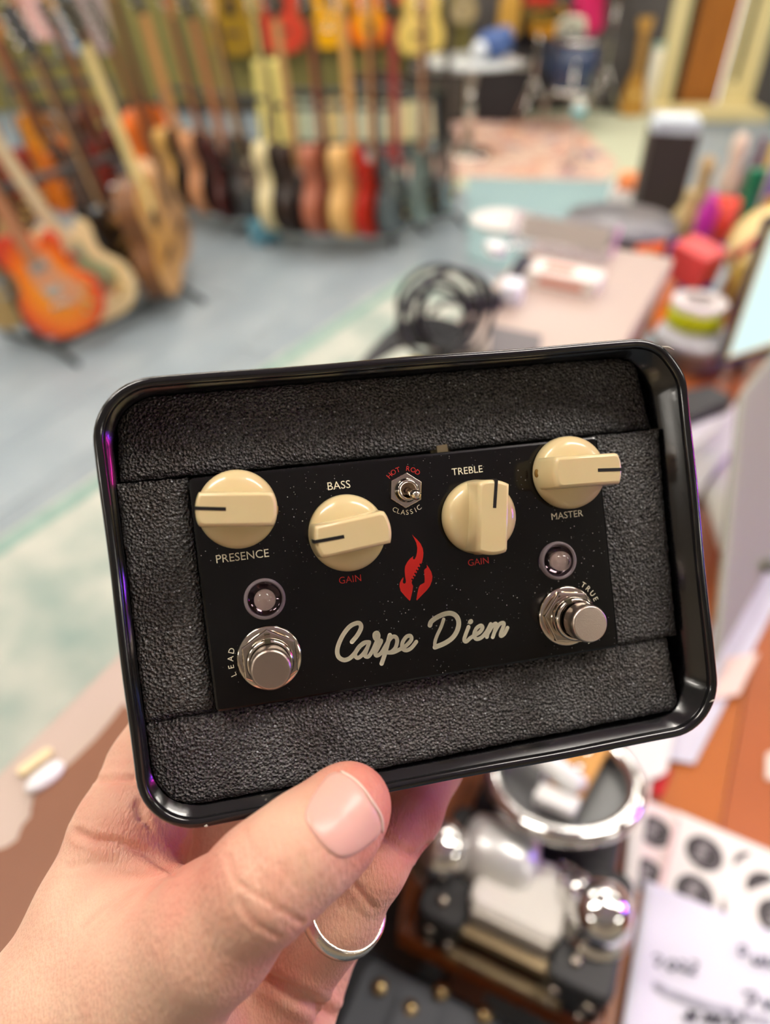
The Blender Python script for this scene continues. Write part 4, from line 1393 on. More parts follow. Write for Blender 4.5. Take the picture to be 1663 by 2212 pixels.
# ---- items at the far end of the desk
g = at(1484, 776, ZD)
gt = thing('round_tin', 'round grey tin with a pale lid beneath the yellow tape roll', 'tin', TR(g.x, g.y, ZD))
MB().lathe([(.068, 0), (.072, .002), (.072, .045), (.070, .047)], 40).build('tin_body', M(150, 140, 134, .35, metal=.5), gt)
MB().lathe([(.0735, .043), (.0745, .045), (.0745, .057), (.072, .060), (0, .060)], 40).build('tin_lid', M(206, 206, 212, .3), gt)
g2 = at(1496, 704, ZD + .062)
tr_ = thing('tape_roll', 'roll of neon yellow tape with white core on the grey tin', 'tape', TR(g2.x, g2.y, ZD + .0605))
MB().lathe([(.030, 0), (.053, 0), (.053, .056), (.030, .056), (.030, 0)], 44, None, False, False).build('white_core', M(230, 222, 220, .5), tr_)
MB().lathe([(.0532, .008), (.0545, .009), (.0545, .042), (.0532, .043)], 44, None, True, False).build('yellow_band', M(214, 222, 0, .4), tr_)

g = at(1478, 628, ZD)
bb = thing('storage_bin', 'deep blue open storage bin behind the tape roll', 'bin', TR(g.x, g.y, ZD, R(-25)))
for x0, x1, y0, y1, z0, z1 in ((-.058, .058, -.06, -.056, .004, .10), (-.058, .058, .056, .06, .004, .10), (-.058, -.054, -.056, .056, .004, .10), (.054, .058, -.056, .056, .004, .10), (-.058, .058, -.06, .06, 0, .004)):
    MB().box(x0, x1, y0, y1, z0, z1).build('bin_wall', M(24, 44, 150, .4), bb)
g = at(1492, 572, ZD + .14)
tag(MB().prism(rrect(-.043, .043, -.043, .043, .008, 4), 0, .07, .006).build('red_box', M(222, 66, 66, .4), None, TR(g.x, g.y, ZD + .113, R(40), R(10))), 'coral red box tilted in the blue bin', 'box')
g = at(1500, 560, ZD)
tag(MB().lathe([(0, 0), (.022, 0), (.024, .13), (.012, .145), (.012, .165), (0, .166)], 20).build('bottle', M(190, 40, 160, .35), None, TR(g.x, g.y, ZD)), 'small magenta bottle behind the red box', 'bottle')
g = at(1408, 580, ZD + .05)
tag(MB().lathe([(0, 0), (.022, 0), (.027, .02), (.027, .06), (.024, .062), (.022, .02), (0, .01)], 24).build('cup', M(236, 214, 222, .4), None, TR(g.x, g.y, ZD)), 'pale pink cup left of the coral red box', 'cup')
# tambourine leaning at the right
g = at(1622, 600, ZD + .06)
tm = thing('tambourine', 'cream skinned tambourine leaning at the right edge', 'tambourine', TR(g.x + .045, g.y + .03, ZD + .004, R(-30), R(52)))
MB().lathe([(.095, .10 - .10), (.10, .0), (.10, .045), (.095, .045), (.095, 0)], 44, TR(0, .10, 0)).build('hoop', M(206, 168, 72, .4), tm)
MB().lathe([(.0955, .044), (.0955, .0455), (0, .0465)], 44, TR(0, .10, 0)).build('skin', M(244, 214, 152, .5), tm)
a, c = at(1586, 556, ZD + .16), at(1630, 520, ZD + .19)
tag(MB().tube([a, a.lerp(c, .5), c], .008, 12, radii=[.010, .008, .006]).sphere(c, .009).build('drumstick', M(190, 32, 34, .4)), 'short red drumstick across the tambourine', 'drumstick')
g = at(1592, 640, ZD + .02)
tag(MB().lathe([(0, 0), (.026, 0), (.03, .03), (.03, .075), (.02, .09), (.02, .10), (0, .10)], 24).build('jar', M(190, 158, 70, .3), None, TR(g.x, g.y, ZD)), 'golden jar between the blue bin and the screen', 'jar')
# orange folder, brass hammer, red pliers
a, c = at(1396, 715, ZD + .01), at(1436, 590, ZD + .08)
u = (c - a); w = Vector((u.y, -u.x, 0)).normalized() * .032
fo_ = MB(); fo_.add([tuple(p) for p in (a - w, a + w, c + w, c - w)] + [tuple(p + Vector((0, -.003, .012))) for p in (a - w, a + w, c + w, c - w)], [(3, 2, 1, 0), (4, 5, 6, 7), (0, 1, 5, 4), (1, 2, 6, 5), (2, 3, 7, 6), (3, 0, 4, 7)])
tag(fo_.build('orange_folder', M(240, 122, 14, .4)), 'bright orange folder propped left of the blue bin', 'folder')
a, c = at(1368, 648, ZD + .03), at(1384, 560, ZD + .09)
hm = thing('brass_hammer', 'small brass hammer left of the orange folder', 'hammer', TR(0, 0, 0))
MB().tube([a, c], .007, 10).build('handle', M(196, 160, 96, .4), hm)
MB().cyl(c - Vector((.035, 0, .0)), c + Vector((.03, .006, .004)), .012, .011).build('head', M(200, 166, 92, .3, metal=.6), hm)
pi_ = at(1290, 716, ZD + .015)
pr = thing('pliers', 'pliers with red handles between the ledge and the desk clutter', 'pliers', TR(pi_.x, pi_.y, ZD + .012))
for s_ in (-1, 1):
    MB().tube(catmull([(.0, .045, 0), (s_ * .022, .0, 0), (s_ * .034, -.05, 0), (s_ * .030, -.10, 0)], 6), .0075, 10).build('handle', M(196, 52, 50, .4), pr)
    MB().tube([(0, .045, 0), (-s_ * .010, .065, 0), (-s_ * .004, .095, 0)], .007, 8).build('jaw', M(120, 122, 128, .3, metal=1.0), pr)
g = at(1420, 540, ZD + .03)
tag(MB().lathe([(0, 0), (.035, 0), (.035, .05), (.033, .05), (.032, .004), (0, .004)], 24).build('orange_pot', M(226, 92, 20, .4), None, TR(g.x - .02, g.y, ZD)), 'orange red pot behind the brass hammer', 'pot')
# pens and sundries standing behind, each its own thing
sund = [(1468, 470, .12, (200, 180, 128), 'cream candle stub near the dark plinth', 'candle'), (1540, 500, .13, (226, 76, 52), 'orange red cup behind the tambourine', 'cup'), (1560, 400, .20, (228, 206, 186), 'pale flesh coloured figure above the tambourine', 'figurine'),
        (1608, 395, .18, (120, 100, 110), 'mauve grey bottle right of the pale figure', 'bottle'), (1500, 420, .16, (186, 160, 120), 'tan wooden peg behind the cream candle', 'peg'), (1640, 430, .16, (150, 120, 100), 'brown bottle at the far right edge', 'bottle')]
for k, (px_, py_, h, c3, lab, cat) in enumerate(sund):
    g = at(px_, py_ + 40, ZD)
    pr_ = [[(0, 0), (.03, 0), (.032, h * .5), (.018, h * .7), (.014, h * .9), (.016, h), (0, h)], [(0, 0), (.026, 0), (.034, h), (.031, h), (.024, .006), (0, .006)], [(0, 0), (.026, 0), (.03, h * .35), (.018, h * .6), (.024, h * .75), (.02, h * .95), (0, h)]]
    q = {'candle': 0, 'cup': 1, 'figurine': 2, 'bottle': 0, 'peg': 2}[cat]
    tag(MB().lathe(pr_[q], 24).build(cat, M(*c3, .45), None, TR(g.x, g.y, ZD)), lab, cat)
g = at(1668, 360, 1.0)
fg = thing('small_flag', 'small purple blue pennant near the right edge', 'flag', TR(g.x, g.y, ZD))
MB().cyl((0, 0, 0), (0, 0, .32), .004).cyl((0, 0, 0), (0, 0, .01), .04).build('pole', M(210, 200, 190, .4), fg)
MB().prism([(0, 0), (.09, .05), (.02, .17), (0, .17)], -.002, .002, 0, TR(0, 0, .14, R(10), R(90))).build('cloth', M(74, 58, 160, .7), fg)
g = at(1655, 345, 1.0)
tag(MB().prism(rrect(-.03, .03, -.015, .015, .01, 3), 0, .20, .008).build('green_bottle', M(30, 140, 96, .35), None, TR(g.x, g.y, ZD)), 'green flask at the far right edge', 'flask')
g = at(1672, 330, 1.0)
tag(MB().prism(rrect(-.03, .03, -.015, .015, .01, 3), 0, .24, .008).build('yellow_bottle', M(230, 184, 30, .35), None, TR(g.x + .02, g.y, ZD)), 'yellow flask cut by the right edge', 'flask')

# bright screen leaning at the right edge
a, b_, d = at(1574, 770, ZD + .065), at(1704, 728, ZD + .065), at(1668, 500, ZD + .24)
c = b_ + d - a
nn = (b_ - a).cross(d - a).normalized()
scn = thing('bright_screen', 'bright pale cyan screen in a dark frame at the right edge', 'screen', TR(0, 0, 0))
def slab(q, th, off=0):
    q = [p + nn * off for p in q]
    return MB().add([tuple(p) for p in q] + [tuple(p - nn * th) for p in q], [(0, 1, 2, 3), (7, 6, 5, 4), (0, 4, 5, 1), (1, 5, 6, 2), (2, 6, 7, 3), (3, 7, 4, 0)])
nn = -nn if nn.dot(Vector((0, 0, CAM_H)) - a) < 0 else nn
grow = lambda k: [p + (p - (a + b_ + c + d) / 4).normalized() * k for p in (a, b_, c, d)]
slab(grow(.03), .012, -.002).build('frame', M(46, 40, 44, .4), scn)
slab(grow(.008), .002, -.0005).build('edge_band', M(222, 200, 120, .4), scn)
slab([a, b_, c, d], .001, .001).build('display', new_mat('screen_glow', (.02, .02, .02), .3, emit=((.72, .95, .93), 1.05)), scn)
MB().cyl((a + b_) / 2 - nn * .012, Vector(((a.x + b_.x) / 2, (a.y + b_.y) / 2 + .05, ZD + .002)), .012).build('foot', M(46, 40, 44, .4), scn)

# ------------------------------------------------------------------ the shop floor behind: rugs, racks, guitars
def floor_rug(px4, z, mat, name, label, th=.006):
    return flat(name, px4, z, th, mat, label, 'rug')


floor_rug([(900, 225), (1420, 215), (1480, 420), (1150, 470), (940, 380)], .0075, new_mat('pale_green_carpet', srgb(196, 200, 172), .95, bump=(200, .4, .004)), 'pale_carpet', 'pale green carpet in front of the cream door', .0072)
floor_rug([(1008, 372), (1345, 388), (1255, 520), (1110, 590), (1010, 560)], .013, new_mat('teal_carpet', srgb(146, 172, 172), .95, noise=(4, srgb(138, 164, 168), .8), bump=(200, .4, .004)), 'teal_rug', 'plain light teal rug left of the counter end', .005)
m_pers = bpy.data.materials.new('persian_rug'); m_pers.use_nodes = True
nt = m_pers.node_tree; b = nt.nodes['Principled BSDF']; b.inputs['Roughness'].default_value = .95
tc = nt.nodes.new('ShaderNodeTexCoord'); vn = nt.nodes.new('ShaderNodeTexNoise'); vn.inputs['Scale'].default_value = 4.2; vn.inputs['Detail'].default_value = 4
nt.links.new(tc.outputs['Object'], vn.inputs['Vector'])
rp = nt.nodes.new('ShaderNodeValToRGB')
for k_, c_ in ((0.3, (120, 124, 146)), (.42, (204, 158, 142)), (.5, (222, 200, 178)), (.58, (196, 136, 122)), (.7, (224, 190, 150))):
    e = rp.color_ramp.elements.new(k_); e.color = srgb(*c_) + (1,)
nt.links.new(vn.outputs['Fac'], rp.inputs[0]); nt.links.new(rp.outputs[0], b.inputs['Base Color'])
floor_rug([(862, 262), (1230, 255), (1335, 352), (1310, 388), (850, 378)], .019, m_pers, 'persian_rug', 'pink and orange patterned rug under the high table', .005)

# ---- guitars
T90 = Matrix.Rotation(R(90), 4, 'X')
mm_ = lambda pts: [(x / 1000, y / 1000) for x, y in pts]
OUT = {
    'single': [(0, 0), (70, 6), (130, 40), (163, 105), (155, 175), (118, 228), (102, 268), (110, 312), (120, 345), (112, 380), (88, 394), (62, 380), (44, 352), (28, 372), (26, 400), (-28, 420), (-70, 432), (-108, 418), (-127, 378), (-122, 330), (-104, 278), (-116, 232), (-155, 175), (-163, 105), (-130, 40), (-70, 6)],
    'double': [(0, 4), (70, 2), (130, 30), (160, 90), (150, 160), (118, 215), (105, 260), (118, 310), (140, 365), (132, 392), (108, 380), (70, 330), (34, 322), (28, 345), (-28, 345), (-40, 325), (-75, 345), (-112, 410), (-136, 432), (-150, 405), (-142, 340), (-118, 270), (-122, 215), (-158, 150), (-166, 80), (-130, 22), (-70, 0)],
    'acoustic': [(0, 0), (90, 6), (160, 45), (198, 115), (195, 190), (158, 255), (138, 300), (146, 360), (150, 410), (122, 462), (70, 486), (28, 492), (-28, 492), (-70, 486), (-122, 462), (-150, 410), (-146, 360), (-138, 300), (-158, 255), (-195, 190), (-198, 115), (-160, 45), (-90, 6)],
    'hollow': None,
    'horned': [(0, 0), (80, 10), (140, 50), (160, 110), (146, 180), (118, 230), (112, 280), (128, 340), (150, 392), (118, 372), (70, 338), (30, 330), (28, 350), (-28, 350), (-30, 330), (-70, 338), (-118, 372), (-150, 392), (-128, 340), (-112, 280), (-118, 230), (-146, 180), (-160, 110), (-140, 50), (-80, 10)],
}
OUT['hollow'] = OUT['single']
TH = {'acoustic': .10, 'hollow': .085}
_gm = {}


def gmesh(key, fn):
    if key not in _gm:
        _gm[key] = fn()
    return _gm[key]


def body_mesh(style):
    pl = [(p.x, p.y) for p in catmull([(x, y, 0) for x, y in mm_(OUT[style])], 3, True)]
    th = TH.get(style, .044)
    return MB().prism(pl, 0, th, .004, T90).mesh('body')


def edge_mesh(style):
    pl = [(p.x, p.y) for p in catmull([(x, y, 0) for x, y in mm_(OUT[style])], 3, True)]
    pl = inset(pl, -.0012)
    th = TH.get(style, .044)
    return MB().prism(pl, .004, th - .004, 0, T90).mesh('body_edge')


m_hw = new_mat('guitar_chrome', srgb(226, 224, 218), .15, 1.0)
m_rose = M(72, 48, 36, .5)
m_maple = M(206, 160, 98, .4, coat=.3)
m_mahog = M(140, 84, 50, .4)
m_cream2 = M(236, 222, 178, .4)
m_black2 = M(30, 28, 28, .3, coat=.4)


def burst(name, c0, c1, c2):
    m = bpy.data.materials.new(name); m.use_nodes = True
    nt = m.node_tree; b = nt.nodes['Principled BSDF']
    b.inputs['Roughness'].default_value = .22; b.inputs['Coat Weight'].default_value = .5
    tc = nt.nodes.new('ShaderNodeTexCoord'); mp = nt.nodes.new('ShaderNodeMapping')
    mp.inputs['Location'].default_value = (0, 0, -.19 / .235); mp.inputs['Scale'].default_value = (1 / .17, 0.01, 1 / .235)
    nt.links.new(tc.outputs['Object'], mp.inputs[0])
    g_ = nt.nodes.new('ShaderNodeVectorMath'); g_.operation = 'LENGTH'; nt.links.new(mp.outputs[0], g_.inputs[0])
    r_ = nt.nodes.new('ShaderNodeValToRGB')
    r_.color_ramp.elements[0].position = .35; r_.color_ramp.elements[0].color = srgb(*c0) + (1,)
    r_.color_ramp.elements[1].position = 1.0; r_.color_ramp.elements[1].color = srgb(*c2) + (1,)
    e = r_.color_ramp.elements.new(.72); e.color = srgb(*c1) + (1,)
    nt.links.new(g_.outputs['Value'], r_.inputs[0]); nt.links.new(r_.outputs[0], b.inputs['Base Color'])
    return m


def paint(c):
    return M(*c, .2, coat=.5)


def guitar(style, mx, body, edge, label, group, neck=None, board=None, guard=None, head='three', hw=True, name=None):
    name = name or ('acoustic_guitar' if style == 'acoustic' else 'electric_guitar')
    g = thing(name, label, 'guitar', mx, group)
    ac = style == 'acoustic'
    th = TH.get(style, .044)
    nk = neck or m_mahog
    bd = board or m_rose
    me = gmesh(('b', style), lambda: body_mesh(style)).copy(); me.materials.clear(); me.materials.append(body); ob('body', me, None, g)
    if edge:
        me = gmesh(('e', style), lambda: edge_mesh(style)).copy(); me.materials.clear(); me.materials.append(edge); ob('body_edge', me, None, g)
    z0 = .40 if not ac else .48
    zn = .93 if not ac else .98
    me = gmesh(('n', th), lambda: MB().add([(-.028, -th - .002, z0 - .06), (.028, -th - .002, z0 - .06), (.022, -th - .002, zn), (-.022, -th - .002, zn), (-.022, -th + .020, z0 - .06), (.022, -th + .020, z0 - .06), (.016, -th + .018, zn), (-.016, -th + .018, zn)],
               [(0, 1, 2, 3), (7, 6, 5, 4), (0, 4, 5, 1), (1, 5, 6, 2), (2, 6, 7, 3), (3, 7, 4, 0)]).mesh('neck')).copy(); me.materials.clear(); me.materials.append(nk); ob('neck', me, None, g)
    me = gmesh(('f', th), lambda: MB().add([(-.029, -th - .007, z0 - .12), (.029, -th - .007, z0 - .12), (.0215, -th - .007, zn), (-.0215, -th - .007, zn), (-.029, -th - .002, z0 - .12), (.029, -th - .002, z0 - .12), (.0215, -th - .002, zn), (-.0215, -th - .002, zn)],
               [(0, 1, 2, 3), (7, 6, 5, 4), (0, 4, 5, 1), (1, 5, 6, 2), (2, 6, 7, 3), (3, 7, 4, 0)]).mesh('fretboard')).copy(); me.materials.clear(); me.materials.append(bd); ob('fretboard', me, None, g)
    hp_ = [(-.022, 0), (.022, 0), (.040, .05), (.038, .12), (.044, .165), (.018, .175), (0, .168), (-.018, .175), (-.044, .165), (-.038, .12), (-.040, .05)] if head == 'three' else \
        [(-.022, 0), (.022, 0), (.026, .03), (.050, .045), (.044, .075), (.034, .12), (.030, .170), (.010, .190), (-.020, .178), (-.030, .150), (-.036, .06)]
    me = gmesh(('h', head), lambda: MB().prism(hp_, 0, .014, .002, Matrix.Rotation(R(90), 4, 'X')).mesh('headstock')).copy(); me.materials.clear(); me.materials.append(nk if head != 'three' else m_black2)
    ob('headstock', me, None, g, TR(0, -th + .014, zn, 0, R(-10 if head == 'three' else 0)))
    if hw:
        pk = gmesh('peg', lambda: MB().cyl((0, .006, 0), (0, -.014, 0), .005, .004, 8).mesh('tuning_peg')); pk.materials.clear(); pk.materials.append(m_hw)
        kb_ = gmesh('key', lambda: MB().sphere((0, 0, 0), .012, 10, 6, None, (1.1, .55, .8)).mesh('tuning_key')); kb_.materials.clear(); kb_.materials.append(m_hw)
        if head == 'three':
            for s_ in (-1, 1):
                for q in range(3):
                    ob('tuning_key', kb_, None, g, TR(s_ * .05, -th + .016 + .008 * q, zn + .05 + .04 * q))
        else:
            for q in range(6):
                ob('tuning_key', kb_, None, g, TR(-.044, -th + .012, zn + .04 + .022 * q))
        pkp = gmesh('pickup', lambda: MB().prism(rrect(-.035, .035, -.017, .017, .005, 3), 0, .008, .001, T90).mesh('pickup')); pkp.materials.clear(); pkp.materials.append(m_hw)
        if not ac:
            for z_ in (.19, .29):
                ob('pickup', pkp, None, g, TR(0, -th, z_))
            br = gmesh('bridge', lambda: MB().prism(rrect(-.042, .042, -.007, .007, .004, 3), 0, .012, .002, T90).mesh('bridge')); br.materials.clear(); br.materials.append(m_hw)
            ob('bridge', br, None, g, TR(0, -th, .135))
            kk = gmesh('kn', lambda: MB().lathe([(.012, 0), (.011, .012), (.008, .014), (0, .014)], 14, T90).mesh('control_knob')); kk.materials.clear(); kk.materials.append(M(206, 170, 90, .3))
            for x_, z_ in ((.09, .12), (.12, .16), (.075, .075), (.108, .10)):
                ob('control_knob', kk, None, g, TR(x_, -th, z_))
        else:
            sh_ = gmesh('hole', lambda: MB().lathe([(.052, 0), (.052, .001), (0, .001)], 28, T90).mesh('sound_hole')); sh_.materials.clear(); sh_.materials.append(M(40, 28, 20, .7))
            ob('sound_hole', sh_, None, g, TR(0, -th, .33))
            br = gmesh('abridge', lambda: MB().prism(rrect(-.07, .07, -.014, .014, .008, 3), 0, .009, .002, T90).mesh('bridge')); br.materials.clear(); br.materials.append(m_rose)
            ob('bridge', br, None, g, TR(0, -th, .16))
    if guard:
        me = gmesh(('g', style), lambda: MB().prism([(p.x, p.y) for p in catmull([(.03, .11, 0), (.10, .13, 0), (.105, .19, 0), (.06, .25, 0), (.05, .33, 0), (-.03, .33, 0), (-.05, .24, 0), (-.02, .16, 0)], 4, True)], 0, .003, .0005, T90).mesh('pickguard')).copy()
        me.materials.clear(); me.materials.append(guard); ob('pickguard', me, None, g, TR(0, -th, 0))
    return g


def stand_at(px_, py_, z, yaw, lean=8, roll=0, sc=1.0):
    p = at(px_, py_, z)
    return Matrix.Translation(p) @ Euler((0, 0, R(yaw))).to_matrix().to_4x4() @ Euler((0, R(roll), 0)).to_matrix().to_4x4() @ Euler((R(-lean), 0, 0)).to_matrix().to_4x4() @ Matrix.Scale(sc, 4)


m_rack = M(58, 62, 64, .45)


def rack(label, a, b_, h=.62, depth=.30, side=None):
    """tubular multi-guitar rack between floor points a and b"""
    ax = (b_ - a).normalized(); sd = side or Vector((-ax.y, ax.x, 0))
    t = thing('guitar_rack', label, 'guitar rack', TR(a.x, a.y, 0))
    L = b_ - a
    for q in (Vector((0, 0, 0)), L):
        MB().tube(catmull([q - sd * .16 + Vector((0, 0, .012)), q + Vector((0, 0, .05)), q + sd * .12 + Vector((0, 0, .035)), q + sd * (depth + .06) + Vector((0, 0, .012))], 6), .013, 8).build('foot', m_rack, t)
        MB().tube([q + sd * .12 + Vector((0, 0, .03)), q + sd * (.12 + depth * .5) + Vector((0, 0, h))], .012, 8).build('upright', m_rack, t)
    MB().tube([Vector((0, 0, .05)), L + Vector((0, 0, .05))], .022, 10).build('lower_bar', m_rack, t)
    MB().tube([sd * .12 + Vector((0, 0, .05)), L + sd * .12 + Vector((0, 0, .05))], .018, 10).build('lower_bar', m_rack, t)
    MB().tube([sd * (.12 + depth * .5) + Vector((0, 0, h)), L + sd * (.12 + depth * .5) + Vector((0, 0, h))], .016, 10).build('upper_bar', m_rack, t)
    return t


GS = 1.02
ZR = .085
# front left rack
G1 = 'guitars on the front left rack'
lp_b = burst('amber_burst', (246, 150, 10), (236, 110, 10), (206, 60, 34))
guitar('single', stand_at(176, 712, ZR, 14, 8, -17, GS), lp_b, M(214, 70, 44, .25), 'amber sunburst electric guitar at the front of the left rack', G1, M(190, 130, 84, .4), M(176, 120, 84, .45), M(214, 150, 110, .4))
guitar('single', stand_at(248, 680, ZR, 18, 8, -20, GS), M(232, 206, 156, .3, coat=.3), None, 'cream electric guitar with green and red marks on the left rack', G1, M(214, 188, 140, .4), M(206, 188, 150, .45), M(150, 160, 120, .4), 'six')
guitar('double', stand_at(286, 604, ZR, 72, 8, -8, GS), paint((34, 34, 38)), None, 'glossy black electric guitar third on the left rack', G1, m_maple, m_rose)
guitar('acoustic', stand_at(346, 622, ZR, 92, 8, -8, GS), M(196, 140, 56, .3, coat=.4), M(120, 78, 44, .4), 'amber acoustic guitar with wide cream neck on the left rack', G1, M(240, 220, 150, .4), M(236, 214, 146, .45))
guitar('acoustic', stand_at(372, 556, ZR, 94, 8, -8, GS * .95), M(176, 132, 84, .35, coat=.3), M(196, 150, 104, .4), 'tan acoustic guitar at the back of the left rack', G1, m_mahog, m_rose)
guitar('double', stand_at(70, 690, ZR, 10, 8, -18, GS), M(178, 150, 96, .35), None, 'dull gold electric guitar cut by the left edge beside the sunburst one', G1, m_maple, m_maple, None, 'six')
q = at(240, 650, 0)   # green and red marks on the cream guitar
rack('dark tubular rack holding the front left guitars', at(120, 770, 0), at(392, 640, 0), .6, .3)

# red and teal marks on the cream guitar's front
cg = [o for o in bpy.data.objects if o.get('label', '').startswith('cream electric guitar with green')][0]
MB().prism(rrect(-.05, .05, -.03, .04, .02, 4), 0, .002, 0, T90).build('red_mark', M(196, 60, 60, .4), cg, TR(.03, -.045, .13))
MB().prism(rrect(-.03, .03, -.025, .025, .01, 4), 0, .002, 0, T90).build('teal_mark', M(60, 130, 130, .4), cg, TR(-.01, -.048, .30))

# left rear crowd of guitars
G2 = 'guitars crowded at the far left'
left = [(40, 520, 20, -10, (96, 62, 42), 'dark brown electric guitar behind the sunburst one at the left edge', 'single', 'six'), (78, 474, 25, -8, (150, 40, 34), 'deep red electric guitar low in the left crowd', 'single', 'three'),
        (160, 450, 30, -6, (206, 112, 34), 'orange electric guitar in the middle of the left crowd', 'double', 'six'), (205, 440, 34, -6, (86, 74, 66), 'grey brown electric guitar in the left crowd', 'double', 'six'),
        (255, 430, 38, -4, (120, 36, 30), 'dark red electric guitar at the right of the left crowd', 'horned', 'three'), (20, 410, 10, -12, (214, 190, 140), 'pale electric guitar high at the left edge', 'double', 'six'),
        (304, 414, 44, -4, (60, 40, 34), 'near black electric guitar beside the orange one', 'single', 'three'), (120, 380, 30, -8, (232, 150, 40), 'yellow orange electric guitar behind the left crowd', 'single', 'three'),
        (190, 370, 30, -8, (128, 90, 60), 'brown electric guitar behind the left crowd', 'double', 'six'), (240, 360, 36, -6, (90, 24, 30), 'maroon electric guitar behind the left crowd', 'single', 'six')]
necks = [m_mahog, m_maple, M(168, 112, 66, .4), M(188, 140, 96, .4)]
for k, (px_, py_, yaw, roll, c3, lab, sty, hd) in enumerate(left):
    guitar(sty, stand_at(px_, py_, ZR, yaw + 36, 8, roll, .92), paint(c3), None, lab, G2, necks[k % 4], necks[(k + 1) % 4] if k % 2 else m_rose, None, hd)
rack('dark rack under the crowded guitars at far left', at(100, 452, 0), at(310, 420, 0), .62, .3)
rack('second dark rack behind the crowded guitars at far left', at(70, 375, 0), at(270, 352, 0), .62, .3)

# second rack, guitars seen from the side
G3 = 'guitars on the second rack'
row2 = [(347, 432, (226, 112, 20), (222, 108, 24), 'bright orange guitar at the left end of the second rack', 'acoustic', m_mahog), (402, 448, (38, 24, 22), (206, 160, 84), 'dark guitar with golden edge on the second rack', 'hollow', M(196, 140, 84, .4)),
        (456, 458, (42, 24, 22), (200, 140, 96), 'dark guitar with light brown edge on the second rack', 'hollow', M(188, 120, 72, .4)), (508, 466, (62, 20, 20), (84, 34, 28), 'dark maroon guitar on the second rack', 'double', M(170, 110, 70, .4)), (548, 470, (28, 26, 28), (40, 36, 36), 'black guitar at the right end of the second rack', 'single', m_maple)]
for k, (px_, py_, c3, e3, lab, sty, nk) in enumerate(row2):
    guitar(sty, stand_at(px_, py_, ZR, 72, 8, 0, 1.02), paint(c3), M(*e3, .3), lab, G3, nk, nk if k % 2 else m_rose, None, 'six' if k % 2 == 0 else 'three')
rack('dark rack under the second row of guitars', at(330, 448, 0), at(548, 488, 0), .62, .3)
p = at(545, 478, 0)
p.y -= .34; p.x += .12
bl = thing('blue_case', 'small light blue box on the floor under the second rack', 'box', TR(p.x, p.y, 0, R(20)))
MB().prism(rrect(-.08, .08, -.06, .06, .02, 4), 0, .12, .015).build('box_body', M(104, 160, 178, .45), bl)
MB().tube(catmull([(-.03, -.02, .12), (-.03, -.02, .15), (.03, -.02, .15), (.03, -.02, .12)], 5), .006, 8).build('handle', M(40, 48, 54, .5), bl)

# middle rack
G4 = 'guitars on the middle rack'
row3 = [(598, 492, (44, 36, 30), (222, 208, 160), 'dark guitar with pale cream edge at the left of the middle rack', 'hollow', M(226, 206, 130, .4), 50), (645, 498, (34, 26, 24), (60, 46, 38), 'dark brown guitar second on the middle rack', 'single', M(190, 150, 96, .4), 48),
        (692, 502, (140, 70, 48), (176, 104, 78), 'mahogany brown guitar third on the middle rack', 'hollow', M(160, 84, 60, .4), 46), (748, 506, (214, 168, 100), (226, 180, 112), 'natural wood guitar on the middle rack', 'hollow', M(216, 164, 96, .4), 44),
        (806, 504, (184, 44, 26), (196, 40, 32), 'bright red guitar on the middle rack', 'double', M(206, 150, 96, .4), 38), (846, 500, (70, 74, 76), (60, 62, 64), 'slate grey guitar right of the red one', 'double', M(150, 60, 56, .4), 40),
        (906, 478, (110, 124, 116), (96, 110, 104), 'grey green guitar on the middle rack', 'horned', M(190, 140, 104, .4), 44), (956, 460, (36, 36, 38), (44, 44, 46), 'black guitar at the right end of the middle rack', 'horned', M(54, 46, 44, .4), 50)]
for k, (px_, py_, c3, e3, lab, sty, nk, yaw) in enumerate(row3):
    guitar(sty, stand_at(px_, py_, ZR, yaw + 20, 6, 2 + k * .7, 1.04), paint(c3), M(*e3, .3), lab, G4, nk, nk if k % 2 else m_rose, None, 'six' if k in (0, 3, 4, 6) else 'three')
rack('dark rack under the middle row of guitars', at(592, 514, 0), at(850, 520, 0), .62, .3)
rack('short dark rack at the right end of the middle guitars', at(890, 490, 0), at(975, 474, 0), .62, .3)

# music book rack behind the middle guitars
br_ = thing('book_rack', 'low dark rack of pale music books behind the middle guitars', 'rack', TR(-.84, 6.0, .0195))
MB().box(0, 1.3, .10, .13, 0, .37).build('back_board', M(60, 64, 60, .5), br_)
MB().box(0, 1.3, -.03, .13, .03, .05).build('shelf_board', M(60, 64, 60, .5), br_)
MB().box(0, 1.3, -.02, .13, .355, .385).build('top_rail', M(58, 66, 62, .5), br_)
for x_ in (0, 1.28):
    MB().box(x_, x_ + .02, -.03, .13, 0, .385).build('side_board', M(60, 64, 60, .5), br_)
x_ = .03
kq = random.Random(11)
nb_ = 0
ORD = ['first', 'second', 'third', 'fourth', 'fifth', 'sixth', 'seventh', 'eighth', 'ninth', 'tenth', 'eleventh', 'twelfth', 'thirteenth', 'fourteenth', 'fifteenth', 'sixteenth', 'seventeenth', 'eighteenth', 'nineteenth', 'twentieth', 'last', 'last', 'last']
while x_ < 1.2:
    w_ = kq.uniform(.05, .085)
    c3 = kq.choice([(232, 222, 160, 'pale yellow'), (206, 212, 180, 'pale green'), (238, 228, 190, 'cream'), (220, 190, 120, 'tan'), (190, 200, 180, 'grey green'), (240, 214, 160, 'pale orange')])
    bk = MB().box(x_, x_ + w_ - .008, .0, .03, .0502, kq.uniform(.30, .345)).build('music_book', M(*c3[:3], .6), None, TR(-.84, 6.0, .0198))
    nb_ += 1
    tag(bk, '%s music book, %s from the left in the low book rack' % (c3[3], ORD[nb_ - 1]), 'book', 'music books in the low rack')
    x_ += w_
p = aty(588, 200, 5.9)
